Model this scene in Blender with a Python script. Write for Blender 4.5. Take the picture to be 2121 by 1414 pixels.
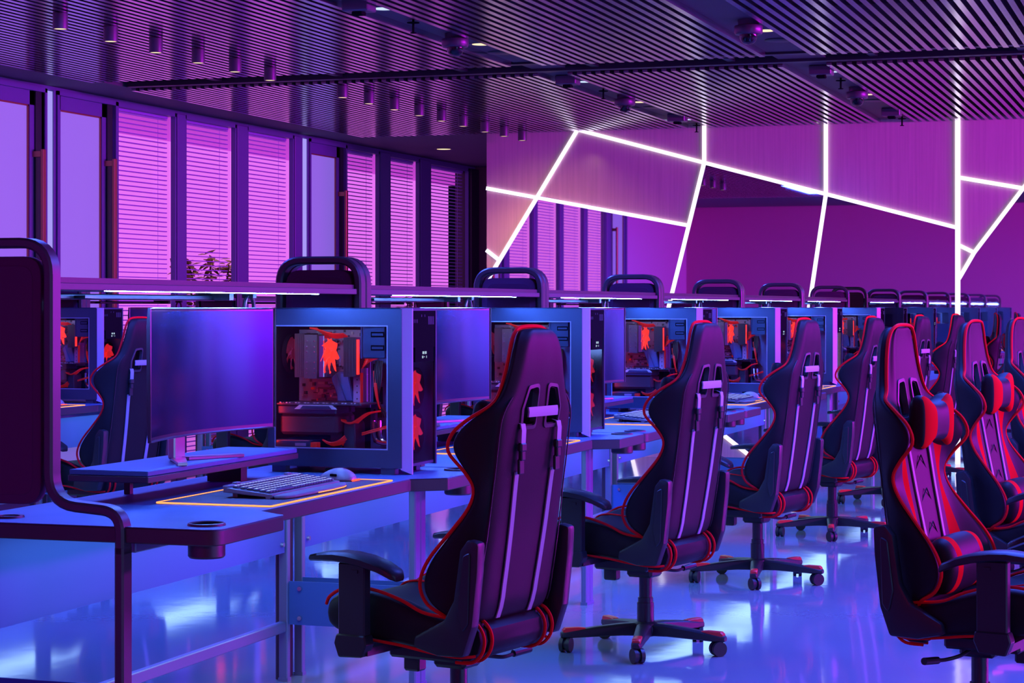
import bpy, bmesh, math, random
from mathutils import Vector, Matrix
random.seed(7)
for o in list(bpy.data.objects): bpy.data.objects.remove(o, do_unlink=True)
S = bpy.context.scene
COL = S.collection
PI = math.pi

# ------------------------------------------------------------------ camera
EYE = 1.33
YAW = 0.32199                      # row direction is +X, the camera looks YAW to its left
cam = bpy.data.cameras.new('camera'); camo = bpy.data.objects.new('camera', cam); COL.objects.link(camo)
camo.location = (0, 0, EYE)
camo.rotation_euler = (PI/2, 0, YAW - PI/2)
cam.sensor_width = 36; cam.lens = 36*4300/2121; cam.shift_y = -71/2121
cam.clip_end = 200
S.camera = camo

# ------------------------------------------------------------------ world, view
W = bpy.data.worlds.new('world'); S.world = W; W.use_nodes = True
W.node_tree.nodes['Background'].inputs[0].default_value = (0.10, 0.05, 0.30, 1)
W.node_tree.nodes['Background'].inputs[1].default_value = 0.02
S.view_settings.view_transform = 'Standard'; S.view_settings.look = 'None'
S.view_settings.gamma = 1; S.view_settings.exposure = 0; S.view_settings.use_curve_mapping = False
S.cycles.use_denoising = True
S.cycles.max_bounces = 8; S.cycles.diffuse_bounces = 3; S.cycles.glossy_bounces = 4
S.cycles.transmission_bounces = 4; S.cycles.transparent_max_bounces = 12
S.cycles.caustics_reflective = False; S.cycles.caustics_refractive = False
S.cycles.sample_clamp_indirect = 4

# ------------------------------------------------------------------ large lights
def area(name, loc, rot, sx, sy, col, power, spread=PI):
    l = bpy.data.lights.new(name, 'AREA'); l.shape = 'RECTANGLE'; l.size = sx; l.size_y = sy
    l.color = col; l.energy = power; l.spread = spread
    o = bpy.data.objects.new(name, l); COL.objects.link(o); o.location = loc; o.rotation_euler = rot
    return o
MAGENTA = (0.62, 0.012, 0.86)
BLUE = (0.055, 0.11, 1.0)
# magenta area light added to the right of the frame, facing the windows
area('magenta_side_light', (12.6, -8.2, 2.6), (PI/2, 0, 0.32), 9.0, 0.7, MAGENTA, 2350)
area('red_fill_light', (-3.0, 0.4, 2.55), (PI/2, 0, -PI/2), 4.0, 0.15, (1.0, 0.0, 0.12), 50)  # added red fill behind the camera, brightens the red piping
area('blue_fill_light', (3.6, -3.8, 1.1), (PI/2, 0, 0), 5.0, 1.0, (0.20, 0.40, 1.0), 55)  # added blue fill for the tower bezels to reflect
area('blue_fill_light', (14.5, -3.8, 1.1), (PI/2, 0, 0), 6.5, 0.5, (0.14, 0.28, 1.0), 22)  # added blue fill for the monitor screens to reflect
# added blue area lights in front of the picture's field, above the aisles
area('blue_overhead_fill', (8.2, 0.4, 2.9), (0, 0, 0), 4.6, 1.4, BLUE, 330)
area('blue_overhead_fill', (8.2, 4.7, 2.9), (0, 0, 0), 2.0, 1.0, BLUE, 170)

def spot(name, loc, col, power, angle=2.2, blend=0.6, rad=0.06, rot=(0,0,0)):
    l = bpy.data.lights.new(name, 'SPOT'); l.color = col; l.energy = power; l.spot_size = angle; l.spot_blend = blend
    l.shadow_soft_size = rad
    o = bpy.data.objects.new(name, l); COL.objects.link(o); o.location = loc; o.rotation_euler = rot
    return o
# blue downlights of the hall (in the ceiling channels)
for x in (9.0, 11.2, 13.4, 15.6):
    spot('blue_downlight', (x, 1.0, 2.86), BLUE, 260)
    spot('blue_downlight', (x, 4.22, 2.86), BLUE, 260)

# ------------------------------------------------------------------ materials
MAT = {}
def mat(name, col, rough=0.5, metal=0.0, spec=0.5, emit=None, estr=0.0, noise=0.0, nscale=20, bump=0.0, bscale=200, coat=0.0):
    m = bpy.data.materials.new(name); m.use_nodes = True
    nt = m.node_tree; b = nt.nodes['Principled BSDF']
    b.inputs['Base Color'].default_value = (*col, 1)
    b.inputs['Roughness'].default_value = rough; b.inputs['Metallic'].default_value = metal
    b.inputs['Specular IOR Level'].default_value = spec
    b.inputs['Coat Weight'].default_value = coat
    if emit: b.inputs['Emission Color'].default_value = (*emit, 1); b.inputs['Emission Strength'].default_value = estr
    if noise or bump:
        tc = nt.nodes.new('ShaderNodeTexCoord')
    if noise:
        n = nt.nodes.new('ShaderNodeTexNoise'); n.inputs['Scale'].default_value = nscale; n.inputs['Detail'].default_value = 5
        nt.links.new(tc.outputs['Object'], n.inputs['Vector'])
        mr = nt.nodes.new('ShaderNodeMapRange'); mr.inputs['To Min'].default_value = max(0.02, rough-noise); mr.inputs['To Max'].default_value = rough+noise
        nt.links.new(n.outputs['Fac'], mr.inputs['Value']); nt.links.new(mr.outputs['Result'], b.inputs['Roughness'])
    if bump:
        n2 = nt.nodes.new('ShaderNodeTexNoise'); n2.inputs['Scale'].default_value = bscale; n2.inputs['Detail'].default_value = 3
        nt.links.new(tc.outputs['Object'], n2.inputs['Vector'])
        bp = nt.nodes.new('ShaderNodeBump'); bp.inputs['Strength'].default_value = bump; bp.inputs['Distance'].default_value = 0.002
        nt.links.new(n2.outputs['Fac'], bp.inputs['Height']); nt.links.new(bp.outputs['Normal'], b.inputs['Normal'])
    MAT[name] = m
    return m
def emis(name, col, s):
    m = bpy.data.materials.new(name); m.use_nodes = True; nt = m.node_tree
    for n in list(nt.nodes): nt.nodes.remove(n)
    e = nt.nodes.new('ShaderNodeEmission'); e.inputs[0].default_value = (*col, 1); e.inputs[1].default_value = s
    o = nt.nodes.new('ShaderNodeOutputMaterial'); nt.links.new(e.outputs[0], o.inputs[0]); MAT[name] = m
    return m
def glass(name, tint=(1, 1, 1), rough=0.02, refl=1.0):
    m = bpy.data.materials.new(name); m.use_nodes = True; nt = m.node_tree
    for n in list(nt.nodes): nt.nodes.remove(n)
    t = nt.nodes.new('ShaderNodeBsdfTransparent'); t.inputs[0].default_value = (*tint, 1)
    g = nt.nodes.new('ShaderNodeBsdfGlossy'); g.inputs['Roughness'].default_value = rough
    f = nt.nodes.new('ShaderNodeLayerWeight'); f.inputs['Blend'].default_value = 0.5
    pw = nt.nodes.new('ShaderNodeMath'); pw.operation = 'POWER'; pw.inputs[1].default_value = 5.0
    nt.links.new(f.outputs['Facing'], pw.inputs[0])
    mu = nt.nodes.new('ShaderNodeMath'); mu.operation = 'MULTIPLY_ADD'; mu.inputs[1].default_value = 0.9*refl; mu.inputs[2].default_value = 0.04*refl
    nt.links.new(pw.outputs[0], mu.inputs[0])
    x = nt.nodes.new('ShaderNodeMixShader'); nt.links.new(mu.outputs[0], x.inputs[0])
    nt.links.new(t.outputs[0], x.inputs[1]); nt.links.new(g.outputs[0], x.inputs[2])
    o = nt.nodes.new('ShaderNodeOutputMaterial'); nt.links.new(x.outputs[0], o.inputs[0]); MAT[name] = m
    return m

mat('leather', (0.016, 0.014, 0.016), 0.54, spec=0.20, bump=0.12, bscale=350)
mat('red_leather', (0.75, 0.015, 0.02), 0.6, spec=0.0)
mat('piping', (0.95, 0.012, 0.02), 0.6, spec=0.03)
mat('strap', (0.42, 0.38, 0.48), 0.6)
mat('trim_plastic', (0.055, 0.05, 0.06), 0.5)
mat('black_plastic', (0.022, 0.022, 0.026), 0.42)
mat('red_plastic', (0.85, 0.03, 0.03), 0.4)
mat('gas_steel', (0.05, 0.05, 0.06), 0.3, metal=0.6)
mat('desk_top', (0.06, 0.17, 0.36), 0.50, noise=0.06, nscale=6)
mat('desk_edge', (0.055, 0.05, 0.06), 0.45)
mat('frame_metal', (0.08, 0.07, 0.09), 0.38, metal=0.35)
mat('divider_cloth', (0.10, 0.012, 0.085), 0.8, bump=0.1, bscale=500)
mat('shelf_metal', (0.10, 0.09, 0.11), 0.5)
mat('panel_white', (0.06, 0.13, 0.48), 0.65, spec=0.2)
mat('leg_metal', (0.20, 0.23, 0.42), 0.38, metal=0.4)
mat('bolt', (0.7, 0.7, 0.7), 0.25, metal=1)
emis('under_led', (0.36, 0.64, 1.0), 3.0)
mat('light_plastic', (0.65, 0.65, 0.70), 0.4)
emis('case_fill', (0.55, 0.55, 1.0), 24.0)
emis('case_red_fill', (1.0, 0.02, 0.01), 22.0)
mat('tray_blue', (0.08, 0.17, 0.42), 0.45)  # blue light on the tray is put into this base colour
mat('red_clear', (0.40, 0.05, 0.10), 0.2, emit=(1.0, 0.03, 0.05), estr=0.06)
emis('desk_led', (0.10, 0.23, 1.0), 380.0)
mat('led_off', (0.3, 0.3, 0.35), 0.4)
mat('pc_metal', (0.06, 0.10, 0.17), 0.36, metal=0.55, noise=0.14, nscale=9)
mat('pc_bezel', (0.38, 0.46, 0.66), 0.46, metal=0.25, noise=0.12, nscale=14)
mat('pc_black', (0.010, 0.010, 0.013), 0.4, spec=0.0)
mat('pc_inner', (0.05, 0.05, 0.06), 0.5)
mat('pcb', (0.40, 0.37, 0.58), 0.5)
mat('pcb_dark', (0.06, 0.06, 0.08), 0.4)
mat('chrome', (0.75, 0.75, 0.78), 0.2, metal=1)
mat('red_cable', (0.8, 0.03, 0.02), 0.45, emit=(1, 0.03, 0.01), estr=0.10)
mat('black_cable', (0.02, 0.02, 0.02), 0.5)
mat('red_fan', (0.8, 0.03, 0.02), 0.4, emit=(1.0, 0.030, 0.015), estr=1.6)
emis('led_digit', (0.6, 0.8, 1.0), 0.7)
glass('pc_glass', (0.92, 0.92, 0.95), 0.03, 0.55)
glass('window_glass', (0.97, 0.95, 0.97), 0.02, 0.05)
glass('smoke_glass', (0.62, 0.55, 0.70), 0.08, 1.6)
mat('screen', (0.06, 0.11, 0.30), 0.19, metal=0.9)
mat('screen_frame', (0.10, 0.10, 0.13), 0.3, metal=0.6)
mat('stand_metal', (0.55, 0.52, 0.55), 0.28, metal=0.9)
mat('mat_cloth', (0.11, 0.11, 0.13), 0.75, bump=0.1, bscale=800)
emis('orange_led', (1.0, 0.33, 0.10), 1.7)
mat('keyboard_body', (0.20, 0.20, 0.24), 0.4)
mat('keys', (0.09, 0.10, 0.15), 0.35)
emis('key_glow', (0.55, 0.65, 1.0), 1.5)
mat('mouse_body', (0.30, 0.29, 0.33), 0.3)
emis('red_glow', (1.0, 0.08, 0.05), 2.0)
mat('slat_metal', (0.58, 0.50, 0.60), 0.17, metal=0.92)
mat('plenum', (0.015, 0.013, 0.018), 0.8)
mat('ceiling_paint', (0.16, 0.14, 0.18), 0.7)
mat('channel_paint', (0.10, 0.08, 0.09), 0.6)
mat('wall_paint', (0.75, 0.52, 0.70), 0.7)
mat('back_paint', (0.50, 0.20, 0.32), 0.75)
mat('khaki', (0.20, 0.17, 0.13), 0.8)
mat('window_frame', (0.16, 0.17, 0.36), 0.45)
mat('window_dark', (0.03, 0.03, 0.045), 0.4, metal=0.3)
mat('blind_slat', (0.52, 0.42, 0.92), 0.5)
emis('window_glow', (0.80, 0.17, 0.90), 1.1)
emis('window_glow_low', (0.42, 0.62, 1.0), 2.6)
mat('glow_dim', (0.75, 0.3, 0.8), 0.7, emit=(0.55, 0.05, 0.55), estr=0.42)
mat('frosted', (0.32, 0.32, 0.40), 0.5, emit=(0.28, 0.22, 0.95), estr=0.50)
mat('bronze', (0.45, 0.16, 0.10), 0.4, metal=0.6)
emis('post_light', (0.42, 0.34, 1.0), 0.95)
emis('wall_led', (0.86, 0.76, 1.0), 1.6)
mat('mirror', (0.80, 0.74, 0.84), 0.015, metal=1.0)
emis('warm_lens', (1.0, 0.70, 0.42), 1.5)
emis('cool_lens', (0.60, 0.75, 1.0), 1.1)
mat('spot_body', (0.14, 0.11, 0.15), 0.4, metal=0.3)
mat('camera_body', (0.10, 0.07, 0.11), 0.35, metal=0.3)
mat('leaf', (0.30, 0.26, 0.05), 0.5)
mat('bark', (0.12, 0.08, 0.04), 0.8)
mat('pot', (0.3, 0.25, 0.25), 0.6)

def floor_material():
    m = bpy.data.materials.new('floor_resin'); m.use_nodes = True; nt = m.node_tree; b = nt.nodes['Principled BSDF']
    b.inputs['Base Color'].default_value = (0.23, 0.32, 0.36, 1)
    b.inputs['Specular IOR Level'].default_value = 1.0
    tc = nt.nodes.new('ShaderNodeTexCoord')
    n = nt.nodes.new('ShaderNodeTexNoise'); n.inputs['Scale'].default_value = 2.2; n.inputs['Detail'].default_value = 6
    nt.links.new(tc.outputs['Object'], n.inputs['Vector'])
    mr = nt.nodes.new('ShaderNodeMapRange'); mr.inputs['To Min'].default_value = 0.04; mr.inputs['To Max'].default_value = 0.11
    nt.links.new(n.outputs['Fac'], mr.inputs['Value']); nt.links.new(mr.outputs['Result'], b.inputs['Roughness'])
    n2 = nt.nodes.new('ShaderNodeTexNoise'); n2.inputs['Scale'].default_value = 9; n2.inputs['Detail'].default_value = 4
    nt.links.new(tc.outputs['Object'], n2.inputs['Vector'])
    bp = nt.nodes.new('ShaderNodeBump'); bp.inputs['Strength'].default_value = 0.06; bp.inputs['Distance'].default_value = 0.004
    nt.links.new(n2.outputs['Fac'], bp.inputs['Height']); nt.links.new(bp.outputs['Normal'], b.inputs['Normal'])
    MAT['floor'] = m
floor_material()
def wood_material():
    m = bpy.data.materials.new('pale_wood'); m.use_nodes = True; nt = m.node_tree; b = nt.nodes['Principled BSDF']
    tc = nt.nodes.new('ShaderNodeTexCoord'); mp = nt.nodes.new('ShaderNodeMapping')
    mp.inputs['Scale'].default_value = (30, 30, 0.9)
    nt.links.new(tc.outputs['Object'], mp.inputs[0])
    n = nt.nodes.new('ShaderNodeTexNoise'); n.inputs['Scale'].default_value = 1.6; n.inputs['Detail'].default_value = 6
    nt.links.new(mp.outputs[0], n.inputs['Vector'])
    r = nt.nodes.new('ShaderNodeValToRGB')
    r.color_ramp.elements[0].position = 0.3; r.color_ramp.elements[0].color = (0.72, 0.50, 0.52, 1)
    r.color_ramp.elements[1].position = 0.75; r.color_ramp.elements[1].color = (0.84, 0.60, 0.60, 1)
    nt.links.new(n.outputs['Fac'], r.inputs[0]); nt.links.new(r.outputs[0], b.inputs['Base Color'])
    b.inputs['Roughness'].default_value = 0.17
    MAT['wood'] = m
wood_material()

# ------------------------------------------------------------------ mesh helpers
def rot_m(rot): 
    return Matrix.Rotation(rot[2], 4, 'Z') @ Matrix.Rotation(rot[1], 4, 'Y') @ Matrix.Rotation(rot[0], 4, 'X')
def box(bm, lo, hi, bev=0.0, mi=0, M=None, seg=1):
    t = bmesh.new()
    r = bmesh.ops.create_cube(t, size=1)
    c = [(a+b)/2 for a, b in zip(lo, hi)]; s = [abs(b-a) for a, b in zip(lo, hi)]
    for v in t.verts: v.co = Vector((v.co.x*s[0]+c[0], v.co.y*s[1]+c[1], v.co.z*s[2]+c[2]))
    if bev: bmesh.ops.bevel(t, geom=list(t.edges), offset=min(bev, min(s)*0.45), segments=seg, affect='EDGES', profile=0.5)
    merge(bm, t, mi, M)
def merge(bm, t, mi=0, M=None):
    mp = {}
    for v in t.verts: mp[v] = bm.verts.new(M @ v.co if M else v.co)
    for f in t.faces:
        try:
            nf = bm.faces.new([mp[v] for v in f.verts]); nf.material_index = mi if mi is not None else f.material_index; nf.smooth = True
        except ValueError: pass
    t.free()
def frame_of(d):
    d = d.normalized(); up = Vector((0, 0, 1)) if abs(d.z) < 0.9 else Vector((1, 0, 0))
    a = d.cross(up).normalized(); return a, d.cross(a).normalized()
def cyl(bm, p0, p1, r0, r1=None, seg=20, mi=0, cap=True):
    p0 = Vector(p0); p1 = Vector(p1); r1 = r0 if r1 is None else r1
    a, b = frame_of(p1-p0)
    A = []; B = []
    for i in range(seg):
        t = 2*PI*i/seg; d = a*math.cos(t)+b*math.sin(t)
        A.append(bm.verts.new(p0+d*r0)); B.append(bm.verts.new(p1+d*r1))
    for i in range(seg):
        j = (i+1) % seg; f = bm.faces.new((A[i], B[i], B[j], A[j])); f.material_index = mi; f.smooth = True
    if cap:
        f = bm.faces.new(A); f.material_index = mi
        f = bm.faces.new(B[::-1]); f.material_index = mi
def tube(bm, pts, r, seg=8, closed=False, mi=0):
    pts = [Vector(p) for p in pts]; n = len(pts); rings = []
    tan = []
    for i in range(n):
        if closed: t = pts[(i+1) % n]-pts[i-1]
        else: t = pts[min(i+1, n-1)]-pts[max(i-1, 0)]
        tan.append(t.normalized() if t.length > 1e-9 else Vector((0, 0, 1)))
    a, b = frame_of(tan[0])
    for i in range(n):
        a = (a - tan[i]*a.dot(tan[i])).normalized(); b = tan[i].cross(a)
        rings.append([bm.verts.new(pts[i]+(a*math.cos(2*PI*k/seg)+b*math.sin(2*PI*k/seg))*r) for k in range(seg)])
    m = n if closed else n-1
    for i in range(m):
        R = rings[i]; Q = rings[(i+1) % n]
        for k in range(seg):
            l = (k+1) % seg; f = bm.faces.new((R[k], R[l], Q[l], Q[k])); f.material_index = mi; f.smooth = True
    if not closed:
        bm.faces.new(rings[0][::-1]).material_index = mi; bm.faces.new(rings[-1]).material_index = mi
def bezier(P, n=12):
    P = [Vector(p) for p in P]; out = []
    m = len(P)
    for i in range(m-1):
        p0 = P[max(i-1, 0)]; p1 = P[i]; p2 = P[i+1]; p3 = P[min(i+2, m-1)]
        for k in range(n):
            t = k/n
            out.append(0.5*((2*p1)+(p2-p0)*t+(2*p0-5*p1+4*p2-p3)*t*t+(3*p1-p0-3*p2+p3)*t**3))
    out.append(P[-1]); return out
def prism(bm, poly, a0, a1, axis='z', bev=0.0, mi=0, M=None, seg=1):
    """poly in the two other axes (x,y for z; y,z for x; x,z for y) pushed along axis from a0 to a1"""
    t = bmesh.new()
    def P(p, a): return {'z': (p[0], p[1], a), 'x': (a, p[0], p[1]), 'y': (p[0], a, p[1])}[axis]
    A = [t.verts.new(P(p, a0)) for p in poly]; B = [t.verts.new(P(p, a1)) for p in poly]
    n = len(poly)
    t.faces.new(A); t.faces.new(B[::-1])
    for i in range(n): t.faces.new((A[i], B[i], B[(i+1) % n], A[(i+1) % n]))
    bmesh.ops.recalc_face_normals(t, faces=list(t.faces))
    if bev:
        es = [e for e in t.edges if (e.verts[0] in A) == (e.verts[1] in A)]
        bmesh.ops.bevel(t, geom=es, offset=bev, segments=seg, affect='EDGES', profile=0.5)
    merge(bm, t, mi, M)
def lathe(bm, prof, c=(0, 0, 0), seg=28, mi=0, capb=False, capt=False):
    rings = []
    for r, z in prof:
        rings.append([bm.verts.new((c[0]+r*math.cos(2*PI*i/seg), c[1]+r*math.sin(2*PI*i/seg), c[2]+z)) for i in range(seg)])
    for a, b in zip(rings, rings[1:]):
        for i in range(seg):
            j = (i+1) % seg; f = bm.faces.new((a[i], a[j], b[j], b[i])); f.material_index = mi; f.smooth = True
    if capb: bm.faces.new(rings[0][::-1]).material_index = mi
    if capt: bm.faces.new(rings[-1]).material_index = mi
def loft(bm, rings, cap0=True, cap1=True, mi=lambda i, k: 0):
    V = [[bm.verts.new(p) for p in r] for r in rings]; n = len(rings[0])
    for i in range(len(V)-1):
        for k in range(n):
            l = (k+1) % n; f = bm.faces.new((V[i][k], V[i][l], V[i+1][l], V[i+1][k])); f.material_index = mi(i, k); f.smooth = True
    if cap0: bm.faces.new(V[0][::-1]).smooth = True
    if cap1: bm.faces.new(V[-1]).smooth = True
def round_poly(pts, r, n=5):
    """round every corner of a 2-D polygon (r: one radius or one per corner)"""
    out = []; m = len(pts)
    for i in range(m):
        p = Vector(pts[i]); a = Vector(pts[i-1])-p; b = Vector(pts[(i+1) % m])-p
        rr = r[i] if isinstance(r, (list, tuple)) else r
        if rr <= 0: out.append(tuple(p)); continue
        ang = a.angle(b); d = min(rr/math.tan(ang/2), a.length*0.49, b.length*0.49)
        p0 = p+a.normalized()*d; p2 = p+b.normalized()*d
        for k in range(n+1):
            t = k/n; out.append(tuple(p0*(1-t)**2+p*2*t*(1-t)+p2*t*t))
    return out
def arc_path(pts, r, n=6):
    """open 2-D polyline with its inner corners rounded"""
    out = [tuple(pts[0])]
    for i in range(1, len(pts)-1):
        p = Vector(pts[i]); a = Vector(pts[i-1])-p; b = Vector(pts[i+1])-p
        d = min(r/math.tan(a.angle(b)/2), a.length*0.49, b.length*0.49)
        p0 = p+a.normalized()*d; p2 = p+b.normalized()*d
        for k in range(n+1):
            t = k/n; out.append(tuple(p0*(1-t)**2+p*2*t*(1-t)+p2*t*t))
    out.append(tuple(pts[-1])); return out
def bar_yz(bm, path, x0, x1, t, ch=0.006, mi=0):
    """flat bar following a path in the y-z plane, x0..x1 wide and t thick, chamfered"""
    P = [Vector(p) for p in path]; rings = []
    for i, p in enumerate(P):
        d = (P[min(i+1, len(P)-1)]-P[max(i-1, 0)]).normalized(); n = Vector((-d.y, d.x))
        h = t/2; c = min(ch, h*0.8)
        prof = [(x0+c, -h), (x1-c, -h), (x1, -h+c), (x1, h-c), (x1-c, h), (x0+c, h), (x0, h-c), (x0, -h+c)]
        rings.append([(x, p.x+n.x*q, p.y+n.y*q) for x, q in prof])
    loft(bm, rings, mi=lambda i, k: mi)

def link(name, bm, mats, parent=None, sharp=35, loc=None, recalc=True):
    me = bpy.data.meshes.new(name)
    if recalc: bmesh.ops.recalc_face_normals(bm, faces=list(bm.faces))
    bm.to_mesh(me); bm.free()
    for k in (mats if isinstance(mats, (list, tuple)) else [mats]): me.materials.append(MAT[k])
    for p in me.polygons: p.use_smooth = True
    me.set_sharp_from_angle(angle=math.radians(sharp))
    o = bpy.data.objects.new(name, me); COL.objects.link(o)
    if parent: o.parent = parent
    if loc: o.location = loc
    return o
def thing(name, label, cat, loc=(0, 0, 0), rz=0, group=None):
    o = bpy.data.objects.new(name, None); COL.objects.link(o); o.location = loc; o.rotation_euler = (0, 0, rz)
    o.empty_display_size = 0.1
    return tag(o, label, cat, group)
def tag(o, label, cat, group=None):
    o['label'] = label; o['category'] = cat
    if group: o['group'] = group
    return o
def struct(name, bm, mats, parent=None, sharp=35):
    o = link(name, bm, mats, parent, sharp)
    if not parent: o['kind'] = 'structure'
    return o
def dup(root, loc, label, rz=None, group=None):
    def cp(o, p):
        c = o.copy(); COL.objects.link(c); c.parent = p
        for ch in KIDS.get(o.name, ()): cp(ch, c)
        return c
    r = cp(root, None); r.location = loc; r['label'] = label
    if rz is not None: r.rotation_euler = (0, 0, rz)
    if group: r['group'] = group
    return r
KIDS = {}
def index_kids(root):
    """remember a finished thing's parts so that it can be copied part by part"""
    for o in list(bpy.data.objects):
        p = o.parent; q = p
        while q and q != root: q = q.parent
        if q == root: KIDS.setdefault(p.name, []); KIDS[p.name].append(o) if o not in KIDS[p.name] else None
def subsurf(o, lv=2):
    m = o.modifiers.new('s', 'SUBSURF'); m.levels = lv; m.render_levels = lv
def freeze(o, sharp=60):
    dg = bpy.context.evaluated_depsgraph_get(); dg.update()
    me = bpy.data.meshes.new_from_object(o.evaluated_get(dg)); o.modifiers.clear(); o.data = me
    for p in me.polygons: p.use_smooth = True
    me.set_sharp_from_angle(angle=math.radians(sharp))

# ================================================================== SETTING
XM = 17.9          # panelled wall with mirrors
YW = 7.92          # window wall
ZC = 2.93          # ceiling
bm = bmesh.new(); box(bm, (-4, -10, -0.1), (28, 12.2, 0)); struct('floor', bm, 'floor')
bm = bmesh.new(); box(bm, (-4, -10, 3.22), (28, 12.2, 3.3)); struct('ceiling', bm, 'plenum')
bm = bmesh.new()                                        # plain painted soffit around the slats
box(bm, (3.0, 7.44, ZC), (22.6, YW+0.12, ZC+0.06)); box(bm, (XM+0.12, -9.9, ZC), (22.6, 7.44, ZC+0.06))
box(bm, (3.0, -6, ZC), (6.2, 7.44, ZC+0.06))
box(bm, (XM-0.1, -6, ZC+0.012), (XM+0.12, 7.44, ZC+0.06))
struct('ceiling_soffit', bm, 'ceiling_paint')

# slatted fields: (y0, y1), two bays each
GROUPS = [(4.32, 7.40), (2.63, 4.09), (0.80, 2.33), (-1.0, 0.55)]
for (y0, y1) in GROUPS:
    for (x0, x1) in ((6.25, 12.93), (13.50, XM-0.03)):
        bm = bmesh.new(); y = y0
        while y < y1:
            box(bm, (x0, y, ZC-0.022), (x1, y+0.034, ZC+0.020)); y += 0.0655
        x = x0+0.5
        while x < x1:                                   # carrier rails above the slats
            box(bm, (x, y0, ZC+0.021), (x+0.03, y1, ZC+0.05), mi=1); x += 1.1
        struct('ceiling_slats', bm, ['slat_metal', 'plenum'])
# flat channels between the fields
for (y0, y1) in ((4.105, 4.305), (2.345, 2.615), (0.565, 0.785)):
    bm = bmesh.new(); box(bm, (6.25, y0-0.02, ZC+0.014), (XM-0.03, y1+0.02, ZC+0.03)); struct('ceiling_channel', bm, 'channel_paint')
# cross rails in the gap between the two bays, with hangers
bm = bmesh.new()
box(bm, (12.99, -1, ZC+0.0), (13.06, 7.40, ZC+0.05)); box(bm, (13.38, -1, ZC-0.005), (13.46, 7.40, ZC+0.045))
y = -0.8
while y < 7.3:
    box(bm, (13.20, y, ZC+0.01), (13.40, y+0.05, ZC+0.03)); cyl(bm, (13.22, y+0.025, ZC+0.02), (13.22, y+0.025, 3.22), 0.012, seg=8); y += 0.93
struct('ceiling_rail', bm, 'window_dark')
bm = bmesh.new()                                        # dull duct above the slats on the right
box(bm, (9.0, 0.2, 3.05), (17.5, 0.75, 3.2)); struct('ceiling_duct', bm, 'frame_metal')

# ---- window wall (wall_left)
def seg_wall(bm, x0, x1, z0, z1, y0=YW, y1=YW+0.12, mi=0): box(bm, (x0, y0, z0), (x1, y1, z1), mi=mi)
HEAD = 2.90
bm = bmesh.new()
seg_wall(bm, 3.0, 6.85, 0, ZC)
struct('wall_left', bm, 'wall_paint')
bm = bmesh.new(); seg_wall(bm, 6.85, 22.5, HEAD, ZC-0.002); struct('trim_head', bm, 'window_frame')
WINN = [0]; DOORN = [0]
def window(x0, x1, glow=True):
    WINN[0] += 1; n = WINN[0]
    bm = bmesh.new()
    f = 0.02
    box(bm, (x0, YW-0.02, 0.06), (x0+f, YW+0.02, HEAD), mi=0); box(bm, (x1-f, YW-0.02, 0.06), (x1, YW+0.02, HEAD), mi=0)
    box(bm, (x0, YW-0.02, 0.0), (x1, YW+0.09, 0.07)); box(bm, (x0, YW-0.02, HEAD-0.03), (x1, YW+0.09, HEAD))
    w = struct('window_%d' % n, bm, 'window_frame')
    bm = bmesh.new(); box(bm, (x0+f, YW+0.03, 0.07), (x1-f, YW+0.036, HEAD-0.03)); link('pane', bm, 'window_glass', w)
    bm = bmesh.new(); z = 0.10
    M = Matrix.Rotation(0, 4, 'X')
    while z < HEAD-0.05:
        box(bm, (x0+f+0.005, YW+0.05, z), (x1-f-0.005, YW+0.073, z+0.0075)); z += 0.0375
    box(bm, (x0+f+0.005, YW+0.045, HEAD-0.05), (x1-f-0.005, YW+0.08, HEAD-0.03))
    for xx in (x0+0.16, x1-0.16): cyl(bm, (xx, YW+0.062, 0.1), (xx, YW+0.062, HEAD-0.05), 0.0015, seg=5)
    link('venetian_blind', bm, 'blind_slat', w)
    return w
def mullion(x0, x1, dark=False):
    bm = bmesh.new(); box(bm, (x0, YW-0.03, 0), (x1, YW+0.035, HEAD), bev=0.006)
    struct('trim_%d' % (MULN.append(1) or len(MULN)), bm, 'window_dark' if dark else 'window_frame')
MULN = []
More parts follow.
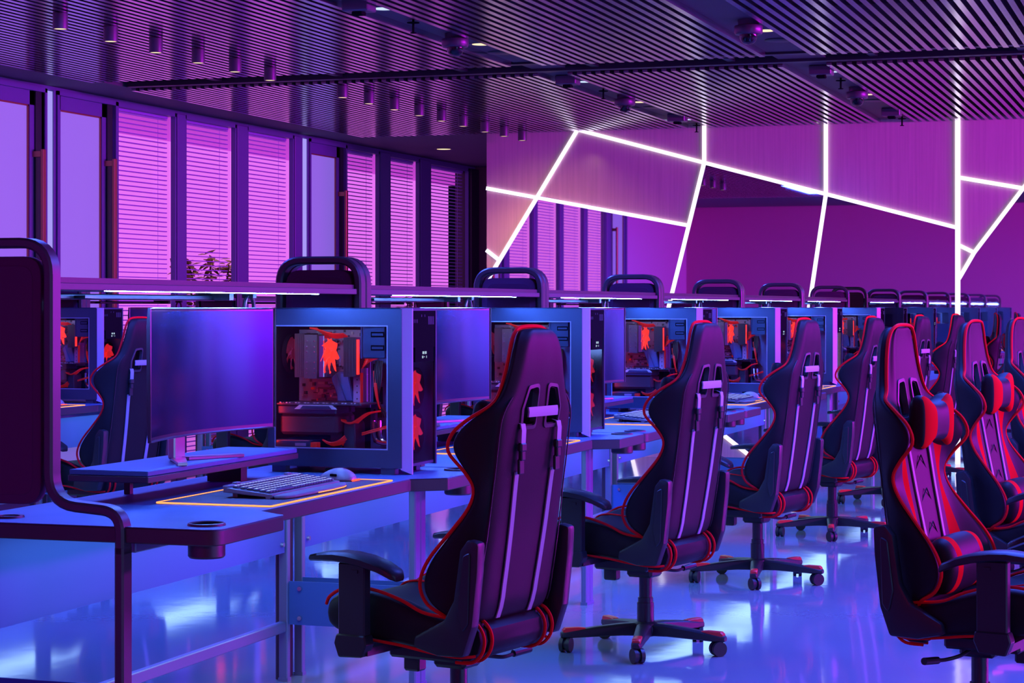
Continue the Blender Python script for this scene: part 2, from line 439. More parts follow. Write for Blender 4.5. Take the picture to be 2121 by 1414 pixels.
def door(x0, x1, hinge_right=False):
    DOORN[0] += 1
    bm = bmesh.new(); f = 0.10
    box(bm, (x0, YW-0.03, 0), (x0+0.03, YW+0.12, HEAD)); box(bm, (x1-0.03, YW-0.03, 0), (x1, YW+0.12, HEAD)); box(bm, (x0, YW-0.03, HEAD-0.03), (x1, YW+0.12, HEAD))
    a, b = x0+0.03, x1-0.03
    box(bm, (a, YW, 0.01), (a+f*0.6, YW+0.05, HEAD-0.03)); box(bm, (b-f*1.6, YW, 0.01), (b, YW+0.05, HEAD-0.03))
    box(bm, (a, YW, HEAD-0.13), (b, YW+0.05, HEAD-0.03)); box(bm, (a, YW, 0.01), (b, YW+0.05, 0.14))
    d = struct('door_%d' % DOORN[0], bm, 'window_frame')
    p0, p1 = a+f*0.6, b-f*1.6
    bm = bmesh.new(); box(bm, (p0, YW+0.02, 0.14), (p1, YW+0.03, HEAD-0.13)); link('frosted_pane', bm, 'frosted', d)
    bm = bmesh.new(); t = 0.010
    for lo, hi in (((p0, 0.14), (p0+t, HEAD-0.13)), ((p1-t, 0.14), (p1, HEAD-0.13)), ((p0, HEAD-0.13-t), (p1, HEAD-0.13)), ((p0, 0.14), (p1, 0.14+t))):
        box(bm, (lo[0], YW+0.008, lo[1]), (hi[0], YW+0.019, hi[1]))
    link('pane_trim', bm, 'bronze', d)
    bm = bmesh.new(); hx = p1+0.055
    box(bm, (hx-0.02, YW-0.09, 0.75), (hx+0.02, YW-0.065, 2.455), bev=0.004); 
    for z in (0.78, 2.40): box(bm, (hx-0.02, YW-0.066, z), (hx+0.02, YW, z+0.04))
    link('handle', bm, 'bronze', d)
    bm = bmesh.new(); box(bm, (b-f*1.0, YW-0.012, 0.01), (b-0.02, YW-0.001, HEAD-0.03)); link('stile', bm, 'window_dark', d)
LIGHTN = [0]
def post_light(x0, x1, label):
    bm = bmesh.new(); box(bm, (x0-0.03, YW-0.02, 0), (x0, YW+0.1, HEAD)); box(bm, (x1, YW-0.02, 0), (x1+0.03, YW+0.1, HEAD)); box(bm, (x0, YW+0.02, 0), (x1, YW+0.1, HEAD))
    t = thing('post_light', label, 'light', ((x0+x1)/2, YW, 0), 0, 'lit posts of the window wall')
    o = link('housing', bm, 'window_frame', t); o.location = (-(x0+x1)/2, -YW, 0)
    bm = bmesh.new(); box(bm, (x0+0.002, YW-0.012, 0.01), (x1-0.002, YW+0.018, HEAD-0.01)); o = link('diffuser', bm, 'post_light', t); o.location = (-(x0+x1)/2, -YW, 0)
door(6.88, 7.75); 
xw = 7.95
mullion(7.76, 7.94)
for i in range(4):
    window(xw, xw+0.94); mullion(xw+0.95, xw+1.10); xw += 1.11
door(12.40, 13.10)
post_light(13.10, 13.20, 'lavender light post between the two doors at left')
door(13.24, 14.12)
window(14.13, 15.09); mullion(15.10, 15.24); window(15.25, 16.19); mullion(16.20, 16.40); window(16.41, 17.38); mullion(17.39, 17.53)
post_light(17.57, 17.68, 'lavender light post left of the far door, behind the second divider')
door(17.72, 18.60)
window(18.61, 19.46); mullion(19.47, 19.73); window(19.74, 20.59); mullion(20.60, 20.90); window(20.91, 22.14)
bm = bmesh.new(); box(bm, (22.15, YW-0.05, 0), (22.40, YW+0.15, HEAD)); struct('trim_end', bm, 'window_dark')
bm = bmesh.new(); box(bm, (22.41, -9.9, 0), (22.55, 8.07, ZC)); struct('wall_far', bm, 'khaki')
# room behind the blinds, its magenta light put into an emitting wall and ceiling
bm = bmesh.new(); box(bm, (-3.0, 9.9, 0.0), (26.9, 9.96, 3.05)); struct('wall_glow', bm, 'window_glow')
bm = bmesh.new(); box(bm, (-3.0, 8.3, 3.0), (26.9, 9.9, 3.06)); struct('ceiling_corridor', bm, 'glow_dim')

# ---- wall behind the first row (seen in the mirrors)
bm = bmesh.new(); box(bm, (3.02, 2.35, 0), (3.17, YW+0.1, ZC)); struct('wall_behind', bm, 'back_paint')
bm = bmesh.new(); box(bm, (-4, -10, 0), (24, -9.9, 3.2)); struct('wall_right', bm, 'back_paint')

# ---- panelled wall with LED lines and mirrors (wall_back), coordinates (y, z)
P = dict(lt=(6.215, ZC), A=(5.347, 2.925), B=(4.183, 2.603), Bt=(4.183, ZC), C=(3.107, 2.308), Ct=(3.107, ZC), D=(1.985, 2.002), Dt=(1.985, ZC), Db=(1.985, 0.0),
         E=(5.72, 2.339), El=(6.215, 2.414), F=(4.323, 2.051), L1=(6.113, 1.73), L1e=(6.215, 1.56), L2=(6.215, 1.85), L2b=(6.10, 1.765),
         R1=(1.985, 2.431), R1b=(1.30, 2.30), R2=(1.30, 2.52), R2b=(1.848, 1.792), R2c=(1.975, 1.571), R3=(1.985, 1.86))
Fd = (P['F'][0]-P['B'][0], P['F'][1]-P['B'][1]); Gd = (3.237-3.107, 1.439-2.308)
P['Fb'] = (P['B'][0]+Fd[0]*2.603/-Fd[1], 0.0); P['Cb'] = (P['C'][0]+Gd[0]*2.308/-Gd[1], 0.0)
P['K0'] = (4.60, 0.70); P['K1'] = (3.735, 0.0)
bm = bmesh.new(); box(bm, (XM, -9.9, 0), (XM+0.12, 6.215, ZC+0.01)); wb = struct('wall_back', bm, 'wood')
def panel(name, keys, m, th):
    bm = bmesh.new(); prism(bm, [P[k] if isinstance(k, str) else k for k in keys], XM-th, XM-0.0005, 'x'); return link(name, bm, m, wb)
def lerp(a, b, t): return (a[0]+(b[0]-a[0])*t, a[1]+(b[1]-a[1])*t)
kk = lerp(P['B'], P['Fb'], (2.603-0.70)/2.603)
P['K0'] = kk
panel('mirror', ['E', 'F', 'Fb', (6.215, 0), 'L1e', 'L1'], 'mirror', 0.006)
panel('mirror', ['B', 'C', 'Cb', 'K1', 'K0'], 'mirror', 0.006)
panel('mirror', ['C', 'D', 'Db', 'Cb'], 'mirror', 0.006)
panel('mirror', ['R2c', 'R2b', (1.30, 2.52), (-5, 2.52), (-5, 0), (1.975, 0)], 'mirror', 0.006)
def led(a, b, w=0.0165):
    a = Vector(P[a] if isinstance(a, str) else a); b = Vector(P[b] if isinstance(b, str) else b)
    d = (b-a).normalized(); n = Vector((-d.y, d.x))*w
    bm = bmesh.new(); prism(bm, [tuple(a+n), tuple(b+n), tuple(b-n), tuple(a-n)], XM-0.018, XM-0.001, 'x')
    link('led_line', bm, 'wall_led', wb)
led('A', 'L1e'); led('El', 'F'); led('A', 'B'); led('B', 'C'); led('C', 'D'); led('B', 'Bt'); led('B', 'Fb'); led('C', 'Ct'); led('C', 'Cb')
led('Dt', 'Db', 0.021); led('R1', 'R1b'); led('R2', 'R2b'); led('R2b', 'R2c'); led('R3', 'R2b'); led('L2', 'L2b'); led('K0', 'K1')
led('R1b', (-5, 1.6)); led((1.30, 2.52), (0.9, 2.93))

# ================================================================== CEILING FIXTURES
ORD = ['nearest', 'second', 'third', 'fourth', 'fifth', 'sixth', 'seventh', 'eighth', 'ninth', 'tenth', 'eleventh', 'twelfth', 'thirteenth', 'fourteenth', 'farthest']
SPOTS = [(9.81, 5.83), (10.36, 5.835), (10.90, 5.84), (11.44, 5.84), (11.95, 5.84), (12.47, 5.84), (13.66, 5.83), (14.13, 5.82), (14.62, 5.815), (15.13, 5.81), (15.63, 5.81), (16.14, 5.81), (16.72, 5.82), (17.2, 5.81), (17.68, 5.80)]
def spotlight():
    t = thing('ceiling_spotlight', '', 'spotlight', (0, 0, 0), 0, 'cylinder spotlights in a row by the windows')
    bm = bmesh.new(); lathe(bm, [(0.0, 0.085), (0.039, 0.085), (0.040, 0.08), (0.040, 0.002), (0.037, 0.0), (0.034, 0.006), (0.034, 0.012)]); link('body', bm, 'spot_body', t)
    bm = bmesh.new(); lathe(bm, [(0.0335, 0.003), (0.0, 0.003)], capb=False); link('lens', bm, 'warm_lens', t)
    bm = bmesh.new(); cyl(bm, (0, 0, 0.085), (0, 0, 0.12), 0.012); link('stem', bm, 'spot_body', t)
    index_kids(t); return t
sp = spotlight()
for i, (x, y) in enumerate(SPOTS):
    lab = ('%s cylinder spotlight from the left in the row before the ceiling gap' % ['first', 'second', 'third', 'fourth', 'fifth', 'sixth'][i]) if i < 6 else \
          ('%s cylinder spotlight from the left in the row beyond the ceiling gap' % ['first', 'second', 'third', 'fourth', 'fifth', 'sixth', 'seventh', 'eighth', 'last'][i-6])
    o = sp if i == 0 else dup(sp, (0, 0, 0), lab)
    o.location = (x, y, ZC-0.022-0.086); o['label'] = lab
for (x, y) in ((16.4, 5.6), (17.1, 5.75)):
    spot('warm_spot_beam', (x, y, ZC-0.12), (1.0, 0.50, 0.28), 35, 1.6, 0.8, 0.03, (0, -0.75 if x < 17 else -0.3, 0))

def downlight(x, y, kind, label):
    t = thing('downlight', label, 'downlight', (x, y, ZC+0.013), 0, 'recessed downlights')
    bm = bmesh.new(); lathe(bm, [(0.055, 0.0), (0.075, -0.004), (0.078, 0.0)]); link('ring', bm, 'spot_body', t)
    bm = bmesh.new(); lathe(bm, [(0.056, -0.002), (0.0, -0.002)]); link('lens', bm, 'warm_lens' if kind == 'w' else 'cool_lens', t)
C1, C2 = 4.21, 2.43
for x, y, k, l in ((10.42, C1, 'c', 'cool white downlight in the left channel at the top edge'), (12.02, C1, 'w', 'warm downlight right of the top left dome camera'),
                   (14.25, C1, 'c', 'cool downlight in the left channel just beyond the ceiling gap'), (15.80, C1, 'w', 'warm downlight beside the dome camera above the LED corner'),
                   (17.40, C1, 'c', 'cool downlight at the far end of the left channel'), (11.95, C2, 'w', 'warm downlight right of the largest dome camera'),
                   (14.18, C2, 'c', 'cool downlight beside the black box beyond the gap at right'), (15.78, C2, 'w', 'warm downlight beside the rightmost dome camera'), (17.28, C2, 'c', 'cool downlight at the far end of the right channel')):
    downlight(x, y, k, l)
t = thing('downlight', 'warm downlight in the plain ceiling left of the panelled wall', 'downlight', (19.7, 7.3-0.0, ZC), 0, 'recessed downlights')
bm = bmesh.new(); lathe(bm, [(0.07, 0.0), (0.09, -0.005), (0.093, 0.0)]); link('ring', bm, 'spot_body', t)
bm = bmesh.new(); lathe(bm, [(0.071, -0.003), (0.0, -0.003)]); link('lens', bm, 'warm_lens', t)

def dome_camera():
    t = thing('dome_camera', '', 'security camera', (0, 0, 0), 0, 'dome cameras in the ceiling channels')
    bm = bmesh.new(); lathe(bm, [(0.06, 0.0), (0.06, -0.03), (0.078, -0.034), (0.080, -0.04), (0.080, -0.072), (0.074, -0.082), (0.052, -0.085)]); link('body', bm, 'camera_body', t)
    bm = bmesh.new(); lathe(bm, [(0.050, -0.084), (0.048, -0.105), (0.040, -0.122), (0.025, -0.134), (0.0, -0.138)]); link('dome', bm, 'smoke_glass', t)
    bm = bmesh.new(); lathe(bm, [(0.034, -0.085), (0.034, -0.105), (0.022, -0.122), (0.0, -0.126)]); cyl(bm, (-0.02, 0, -0.105), (-0.036, 0, -0.112), 0.012); link('lens', bm, 'pc_black', t)
    index_kids(t); return t
dc = dome_camera()
for i, (x, y, l) in enumerate(((11.50, C1-0.02, 'dome camera at top centre beside a warm downlight'), (15.24, C1-0.03, 'dome camera above the top corner of the LED lines'),
                               (11.48, C2, 'largest dome camera, at the top edge right of centre'), (15.26, C2-0.01, 'dome camera in the right channel beyond the ceiling gap'))):
    o = dc if i == 0 else dup(dc, (0, 0, 0), l)
    o.location = (x, y, ZC+0.013); o['label'] = l
def detector():
    t = thing('ceiling_projector', '', 'projector', (0, 0, 0), 0, 'black boxes in the ceiling channels')
    bm = bmesh.new(); box(bm, (-0.06, -0.075, -0.065), (0.06, 0.075, 0.0), bev=0.006); link('body', bm, 'spot_body', t)
    bm = bmesh.new(); box(bm, (-0.03, -0.03, -0.083), (0.03, 0.03, -0.065), bev=0.004); link('head', bm, 'pc_black', t)
    index_kids(t); return t
dt = detector()
for i, (x, y, l) in enumerate(((10.08, C1, 'black box in the left channel cut by the top edge'), (13.85, C1, 'black box in the left channel right behind the ceiling gap'), (16.90, C1-0.03, 'black box at the far end of the left channel'),
                               (13.82, C2, 'black box in the right channel behind the ceiling gap'), (16.96, C2-0.02, 'black box at the far end of the right channel'))):
    o = dt if i == 0 else dup(dt, (0, 0, 0), l)
    o.location = (x, y, ZC+0.0135); o['label'] = l
def sprinkler():
    bm = bmesh.new(); cyl(bm, (0, 0, 0), (0, 0, -0.075), 0.007, seg=8); lathe(bm, [(0.0, -0.012), (0.034, -0.016), (0.036, -0.02), (0.0, -0.022)]); lathe(bm, [(0.0, -0.07), (0.018, -0.074), (0.018, -0.078), (0.0, -0.078)])
    return tag(link('sprinkler', bm, 'pc_black'), '', 'sprinkler', 'sprinkler heads')
sk = sprinkler()
for i, (x, y, l) in enumerate(((10.87, C1, 'sprinkler head in the left channel at top centre'), (14.75, C1, 'sprinkler head in the left channel beyond the ceiling gap'), (14.6, C2, 'sprinkler head in the right channel beyond the ceiling gap'),
                               (17.72, C2, 'sprinkler head at the far end of the right channel'), (17.8, C1+0.02, 'sprinkler head left of the short vertical LED line'))):
    o = sk if i == 0 else sk.copy()
    if i: COL.objects.link(o)
    o.location = (x, y, ZC+0.013); o['label'] = l
for i, (x, y, l) in enumerate(((12.45, C1+0.01, 'dark round ceiling speaker beside the top warm downlight'), (16.25, C1, 'dark round ceiling speaker in the left channel near the wall'), (12.40, C2, 'dark round ceiling speaker right of the largest dome camera'), (16.25, C2, 'dark round ceiling speaker in the right channel near the wall'))):
    bm = bmesh.new(); lathe(bm, [(0.0, -0.006), (0.088, -0.006), (0.094, -0.003), (0.094, 0.0)]); o = link('ceiling_speaker', bm, 'window_dark'); tag(o, l, 'speaker', 'round ceiling speakers'); o.location = (x, y, ZC+0.013)

# ================================================================== DESK
PITCH = 2.12; X0 = 4.755; ZD = 0.769; ROWB = 3.575
def make_desk():
    d = thing('gaming_desk', '', 'desk', (0, 0, 0), 0, 'gaming desks in rows')
    # local x = X - X0, y as in the world for the first row
    top = [(-0.037, 3.15), (-0.037, 2.355), (0.372, 2.36), (0.45, 2.465), (1.58, 2.465), (1.658, 2.36), (2.066, 2.355), (2.066, 3.15)]
    top = round_poly(top, [0.02, 0.045, 0.012, 0.01, 0.01, 0.012, 0.045, 0.02])
    bm = bmesh.new(); prism(bm, top, ZD-0.042, ZD-0.0015, 'z', bev=0.003, mi=1)
    prism(bm, [(x*0.9985+0.0015, (y-2.7)*0.997+2.7) for x, y in top], ZD-0.0016, ZD, 'z', mi=0)
    tp = link('tabletop', bm, ['desk_top', 'desk_edge'], d)
    for x in (0.066, 1.965):
        bm = bmesh.new()
        lathe(bm, [(0.041, 0.0), (0.041, 0.004), (0.044, 0.007), (0.048, 0.006), (0.050, 0.0)], (x, 2.437, ZD))
        lathe(bm, [(0.048, -0.042), (0.048, -0.078), (0.044, -0.083), (0.0, -0.083)], (x, 2.437, ZD)); lathe(bm, [(0.0405, 0.004), (0.0405, 0.0006), (0.0, 0.0006)], (x, 2.437, ZD), mi=1)
        link('cup_holder', bm, ['frame_metal', 'pc_black'], d)
    bm = bmesh.new(); lathe(bm, [(0.0, 0.0015), (0.03, 0.0015), (0.03, 0.005), (0.040, 0.006), (0.042, 0.0)], (0.08, 3.03, ZD)); link('cable_grommet', bm, 'frame_metal', d)
    for (a, b) in ((-0.05, 0.0), (2.018, 2.066)):
        bm = bmesh.new()
        path = arc_path([(2.628, 0.70), (2.628, 0.806), (2.835, 0.822), (2.835, 1.497), (3.14, 1.497), (3.14, 0.0)], 0.085, 7)
        bar_yz(bm, path, a, b, 0.027)
        fl = bmesh.new(); box(fl, (a, 2.6145, 0.0), (b, 2.6415, 0.72), bev=0.005); box(fl, (a-0.002, 2.612, 0.0), (b+0.002, 2.644, 0.012)); link('front_leg', fl, 'leg_metal', d)  # lower frame bar; blue light below the desk put into lighter metal
        f = link('end_frame', bm, 'frame_metal', d)
        m = (a+b)/2
        bm = bmesh.new()
        pp = round_poly([(2.858, 0.818), (3.115, 0.818), (3.115, 1.462), (2.858, 1.462)], 0.055, 6)
        prism(bm, pp, m-0.017, m+0.017, 'x', bev=0.006, seg=2)
        ip = round_poly([(2.882, 0.842), (3.091, 0.842), (3.091, 1.438), (2.882, 1.438)], 0.04, 6)
        prism(bm, ip, m-0.0185, m+0.0185, 'x', bev=0.0015)
        link('divider_panel', bm, 'divider_cloth', f)
    # shelf with recessed upper band, LED strip and cable tray under it
    bm = bmesh.new()
    box(bm, (0.002, 2.835, 1.375), (2.016, 3.10, 1.3945), bev=0.002); box(bm, (0.002, 2.846, 1.3945), (2.016, 3.10, 1.409), mi=1)
    link('shelf', bm, ['shelf_metal', 'desk_edge'], d)
    bm = bmesh.new(); box(bm, (0.27, 2.842, 1.3730), (1.70, 2.850, 1.3752)); link('led_strip', bm, 'desk_led', d)
    bm = bmesh.new(); box(bm, (0.06, 2.68, 0.7215), (1.94, 3.05, 0.7268)); link('under_light', bm, 'under_led', d)
    bm = bmesh.new(); box(bm, (0.01, 2.99, 1.352), (1.25, 3.03, 1.368), bev=0.003); box(bm, (0.35, 2.955, 1.355), (0.43, 2.99, 1.363)); box(bm, (1.20, 2.93, 1.352), (1.23, 3.04, 1.375)); link('cable_tray', bm, 'black_plastic', d)
    bm = bmesh.new(); tube(bm, [(1.385+0.034*math.cos(t), 2.95, 1.33+0.036*math.sin(t)) for t in [2*PI*i/24 for i in range(24)]], 0.007, closed=True); box(bm, (1.372, 2.93, 1.36), (1.398, 2.97, 1.376)); link('cable_ring', bm, 'black_plastic', d)
    # modesty panel, legs, rails under the top
    bm = bmesh.new(); box(bm, (0.03, 3.098, 0.459), (1.98, 3.112, 0.727)); link('modesty_panel', bm, 'panel_white', d)
    for a in (0.0, 1.99):
        bm = bmesh.new(); box(bm, (a, 3.092, 0.0), (a+0.027, 3.125, 0.727), bev=0.003); box(bm, (a-0.002, 3.09, 0), (a+0.029, 3.127, 0.012)); link('leg', bm, 'leg_metal', d)
    bm = bmesh.new(); box(bm, (0.027, 3.096, 0.176), (1.99, 3.122, 0.214), bev=0.003); box(bm, (0.027, 2.62, 0.695), (2.0, 2.66, 0.726), bev=0.003); link('rail', bm, 'leg_metal', d)
    bm = bmesh.new(); box(bm, (0.003, 2.645, 0.201), (0.010, 3.10, 0.355)); link('side_plate', bm, 'panel_white', d)
    bm = bmesh.new(); box(bm, (2.006, 2.645, 0.201), (2.014, 3.10, 0.355)); link('side_plate', bm, 'panel_white', d)
    def bolt(a, b):
        bm = bmesh.new(); cyl(bm, a, b, 0.010, 0.008, seg=10); link('bolt', bm, 'bolt', d)
    for x, z in ((0.06, 0.49), (1.955, 0.49)): bolt((x, 3.099, z), (x, 3.088, z))
    for yy in (2.69, 3.05):
        for z in (0.225, 0.33): bolt((2.006, yy, z), (1.998, yy, z)); bolt((0.003, yy, z), (-0.004, yy, z))
    index_kids(d); return d

# ================================================================== RACING CHAIR
def make_chair():
    c = thing('racing_chair', '', 'gaming chair', (0, 0, 0), 0, 'racing chairs')
    # --- backrest: z, rear centre v, seam half width, tip (u, v), front centre v, front panel half width
    LV = [(0.440, -0.178, 0.186, 0.214, -0.120, -0.110, 0.13), (0.470, -0.190, 0.203, 0.240, -0.104, -0.102, 0.12), (0.500, -0.199, 0.206, 0.252, -0.058, -0.112, 0.11),
          (0.545, -0.206, 0.207, 0.257, -0.037, -0.124, 0.11), (0.590, -0.214, 0.207, 0.256, -0.044, -0.134, 0.11), (0.640, -0.222, 0.206, 0.250, -0.072, -0.145, 0.11),
          (0.705, -0.232, 0.204, 0.238, -0.126, -0.158, 0.115), (0.773, -0.241, 0.202, 0.228, -0.178, -0.172, 0.118), (0.828, -0.248, 0.201, 0.228, -0.194, -0.182, 0.118),
          (0.875, -0.255, 0.201, 0.238, -0.169, -0.190, 0.118), (0.930, -0.262, 0.201, 0.252, -0.126, -0.200, 0.115), (0.980, -0.268, 0.200, 0.250, -0.139, -0.209, 0.112),
          (1.020, -0.274, 0.197, 0.234, -0.182, -0.217, 0.110), (1.053, -0.279, 0.180, 0.202, -0.226, -0.224, 0.105), (1.080, -0.282, 0.153, 0.169, -0.236, -0.228, 0.095),
          (1.130, -0.287, 0.132, 0.148, -0.244, -0.234, 0.085), (1.185, -0.291, 0.116, 0.131, -0.249, -0.240, 0.075), (1.230, -0.291, 0.101, 0.116, -0.250, -0.243, 0.065),
          (1.258, -0.287, 0.080, 0.094, -0.248, -0.243, 0.052), (1.271, -0.277, 0.056, 0.068, -0.245, -0.243, 0.040)]
    rings = []; tips = []
    def mix(a, b, t): return a+(b-a)*t
    for (z, r, s, tu, tv, f, ci) in LV:
        # leaning: rear surface from the seam bulges out
        k = 0.012 if z < 1.06 else 0.010
        h = [(0.0, r), (0.5*s, r+0.004), (0.86*s, r+0.001), (s, r+k), (mix(s, tu, 0.55)+0.008, mix(r+k, tv, 0.45)), (tu+0.004, tv-0.016), (tu-0.004, tv+0.003),
             (tu-0.024, mix(tv, f, 0.06)), (mix(ci, tu, 0.42), mix(f, tv, 0.30)), (ci+0.012, f+0.004), (ci-0.010, f), (0.0, f)]
        ring = [(u, v, z) for u, v in h] + [(-u, v, z) for u, v in h[-2:0:-1]]
        rings.append(ring); tips.append((tu, tv+0.004, z))
    n = len(rings[0])
    zz = [l[0] for l in LV]
    def mi(i, k):
        return 1 if (k in (8, 13) and 0.48 < zz[i] < 1.0) else 0
    bm = bmesh.new(); loft(bm, rings, mi=mi)
    back = link('backrest', bm, ['leather', 'red_leather'], c); subsurf(back, 2)
    # belt openings cut through the neck
    cut = bmesh.new()
    for sgn in (1, -1):
        q = [(0.030, 1.000), (0.098, 1.000), (0.098, 1.050), (0.072, 1.098), (0.030, 1.104)]
        prism(cut, [(sgn*u, z) for u, z in round_poly(q, 0.010, 3)], -0.4, 0.0, 'y')
    co = link('cutter', cut, 'leather')
    bo = back.modifiers.new('b', 'BOOLEAN'); bo.object = co; bo.operation = 'DIFFERENCE'; bo.solver = 'EXACT'
    freeze(back, 50); bpy.data.objects.remove(co, do_unlink=True)
    def rear_v(z, u=0.0):
        for a, b in zip(LV, LV[1:]):
            if a[0] <= z <= b[0]:
                t = (z-a[0])/(b[0]-a[0]); r = mix(a[1], b[1], t); s = mix(a[2], b[2], t); break
        else: r, s = (LV[0][1], LV[0][2]) if z < LV[0][0] else (LV[-1][1], LV[-1][2])
        w = abs(u)/s
        return r + 0.004*w*w
    def front_v(z):
        for a, b in zip(LV, LV[1:]):
            if a[0] <= z <= b[0]:
                t = (z-a[0])/(b[0]-a[0]); return mix(a[5], b[5], t)
        return LV[0][5] if z < LV[0][0] else LV[-1][5]
    # opening trims, rear and front
    for sgn in (1, -1):
        q = [(0.022, 0.986), (0.108, 0.986), (0.112, 1.045), (0.082, 1.110), (0.022, 1.116)]
        qq = round_poly([(sgn*u, z) for u, z in q], 0.016, 4)
        bm = bmesh.new()
        for side in (0, 1):
            inner = [((u-sgn*0.063)*0.80+sgn*0.063, (z-1.052)*0.84+1.052) for u, z in qq]
            A = []; B = []; D = []
            for (u, z), (u2, z2) in zip(qq, inner):
                v = (rear_v(z, u)-0.0025) if side == 0 else front_v(z)+0.005
                v2 = (rear_v(z2, u2)-0.004) if side == 0 else front_v(z2)+0.006
                A.append(bm.verts.new((u, v+(0.006 if side == 0 else -0.006), z))); B.append(bm.verts.new((u*0.985+sgn*0.001, v, z))); D.append(bm.verts.new((u2, v2, z2)))
            E2 = [bm.verts.new((d.co.x, d.co.y+(0.02 if side == 0 else -0.02), d.co.z)) for d in D]
            m = len(qq)
            for R, Q in ((A, B), (B, D), (D, E2)):
                for i in range(m): bm.faces.new((R[i], R[(i+1) % m], Q[(i+1) % m], Q[i]))
        link('belt_trim', bm, 'trim_plastic', c)
    # red piping along the wing edges and over the head
    loop = [(u, v, z) for u, v, z in tips] + [(0.03, -0.243, 1.2755), (-0.03, -0.243, 1.2755)] + [(-u, v, z) for u, v, z in tips[::-1]]
    bm = bmesh.new(); tube(bm, bezier(loop, 4), 0.0055, 6); link('piping', bm, 'piping', c)
    # seams
    for sgn in (1, -1):
        bm = bmesh.new(); pts = [(sgn*(l[2]-0.001), l[1]+0.0105, l[0]) for l in LV[1:-5]]; tube(bm, bezier(pts, 3), 0.0022, 5); link('seam', bm, 'black_plastic', c)
    # belts down the rear and front
    def ribbon(bm, pts, w, th, mi=0):
        rr = []
        for u, v, z in pts: rr.append([(u-w/2, v, z), (u+w/2, v, z), (u+w/2, v+th, z), (u-w/2, v+th, z)])
        loft(bm, rr, mi=lambda i, k: mi)
    for sgn in (1, -1):
        bm = bmesh.new(); zs = [0.452+i*(0.868-0.452)/14 for i in range(15)]
        ribbon(bm, [(sgn*(0.088+0.014*i/14), rear_v(z, 0.1)-0.0045, z) for i, z in enumerate(zs)], 0.021, 0.004); link('belt', bm, 'strap', c)
        bm = bmesh.new(); pts = [(0.930, -0.016), (0.955, -0.014), (0.985, -0.012), (1.003, -0.006), (1.008, 0.010), (1.006, 0.040)]
        ribbon(bm, [(sgn*0.102, rear_v(z, 0.1)+dv, z) for z, dv in pts], 0.024, 0.004); link('belt', bm, 'strap', c)
        bm = bmesh.new(); zs = [0.60+i*0.32/9 for i in range(10)]
        ribbon(bm, [(sgn*(0.078+0.012*i/9), front_v(z)+0.003, z) for i, z in enumerate(zs)], 0.016, 0.004); link('belt', bm, 'strap', c)
        bm = bmesh.new(); v = rear_v(0.93, 0.1); x = sgn*0.102
        box(bm, (x-0.0155, v-0.020, 0.925), (x+0.0155, v-0.004, 0.950), bev=0.004); box(bm, (x-0.011, v-0.018, 0.900), (x+0.011, v-0.005, 0.928), bev=0.003); box(bm, (x-0.013, v-0.012, 0.862), (x+0.013, v-0.003, 0.904), bev=0.002)
        link('buckle', bm, 'black_plastic', c)
    bm = bmesh.new(); ribbon(bm, [(0, -0.284, 1.021), (0, -0.286, 1.036), (0, -0.284, 1.049)], 0.165, 0.005); link('cross_belt', bm, 'strap', c)
    # stitched chevrons on the front panel
    for z in (0.66, 0.76, 0.86):
        bm = bmesh.new(); tube(bm, [(-0.055, front_v(z)+0.002, z-0.03), (0, front_v(z)+0.003, z+0.02), (0.055, front_v(z)+0.002, z-0.03)], 0.002, 4); link('stitching', bm, 'black_plastic', c)
    # --- side hinge covers
    for sgn, nm in ((1, 'hinge_cover'), (-1, 'hinge_cover')):
        bm = bmesh.new()
        q = [(-0.198, 0.690), (-0.174, 0.660), (-0.153, 0.521), (-0.120, 0.462), (-0.025, 0.412), (-0.020, 0.380), (-0.100, 0.362), (-0.185, 0.365), (-0.215, 0.45), (-0.232, 0.60), (-0.236, 0.684)]
        q = round_poly(q, 0.012, 2)
        a, b = sorted((sgn*0.235, sgn*0.277)); prism(bm, q, a, b, 'x', bev=0.009, seg=2); 
        q2 = [(-0.212, 0.660), (-0.188, 0.645), (-0.170, 0.50), (-0.185, 0.43), (-0.205, 0.46)]
        a, b = sorted((sgn*0.277, sgn*0.283)); prism(bm, round_poly(q2, 0.01, 2), a, b, 'x', bev=0.003)
        link(nm, bm, 'black_plastic', c)
    # --- seat
    ST = [(-0.180, 0.352, 0.430, 0.455, 0.205), (-0.150, 0.350, 0.442, 0.462, 0.232), (-0.100, 0.354, 0.446, 0.467, 0.246), (-0.03, 0.363, 0.452, 0.477, 0.252), (0.038, 0.373, 0.464, 0.507, 0.257),
          (0.137, 0.381, 0.480, 0.531, 0.260), (0.232, 0.388, 0.494, 0.525, 0.258), (0.285, 0.400, 0.490, 0.500, 0.250), (0.311, 0.424, 0.468, 0.474, 0.232)]
    rings = []; ltips = []
    for v, zb, zc, zt, hw in ST:
        h = [(0, zb+0.004), (0.14, zb+0.004), (hw-0.03, zb), (hw-0.003, zb+0.015), (hw+0.004, mix(zb, zt, 0.5)), (hw, zt-0.020), (hw-0.020, zt), (hw-0.065, zt-0.006), (0.155, mix(zc, zt, 0.18)), (0.10, zc), (0.0, zc)]
        rings.append([(u, v, z) for u, z in h]+[(-u, v, z) for u, z in h[-2:0:-1]]); ltips.append((hw-0.008, v, zt-0.003))
    bm = bmesh.new(); loft(bm, rings); so = link('seat', bm, ['leather'], c); subsurf(so, 2); freeze(so, 60)
    lp = ltips[1:]
    inn = [(0.152, v, mix(zc, zt, 0.2)+0.001) for v, zb, zc, zt, hw in ST[2:]]
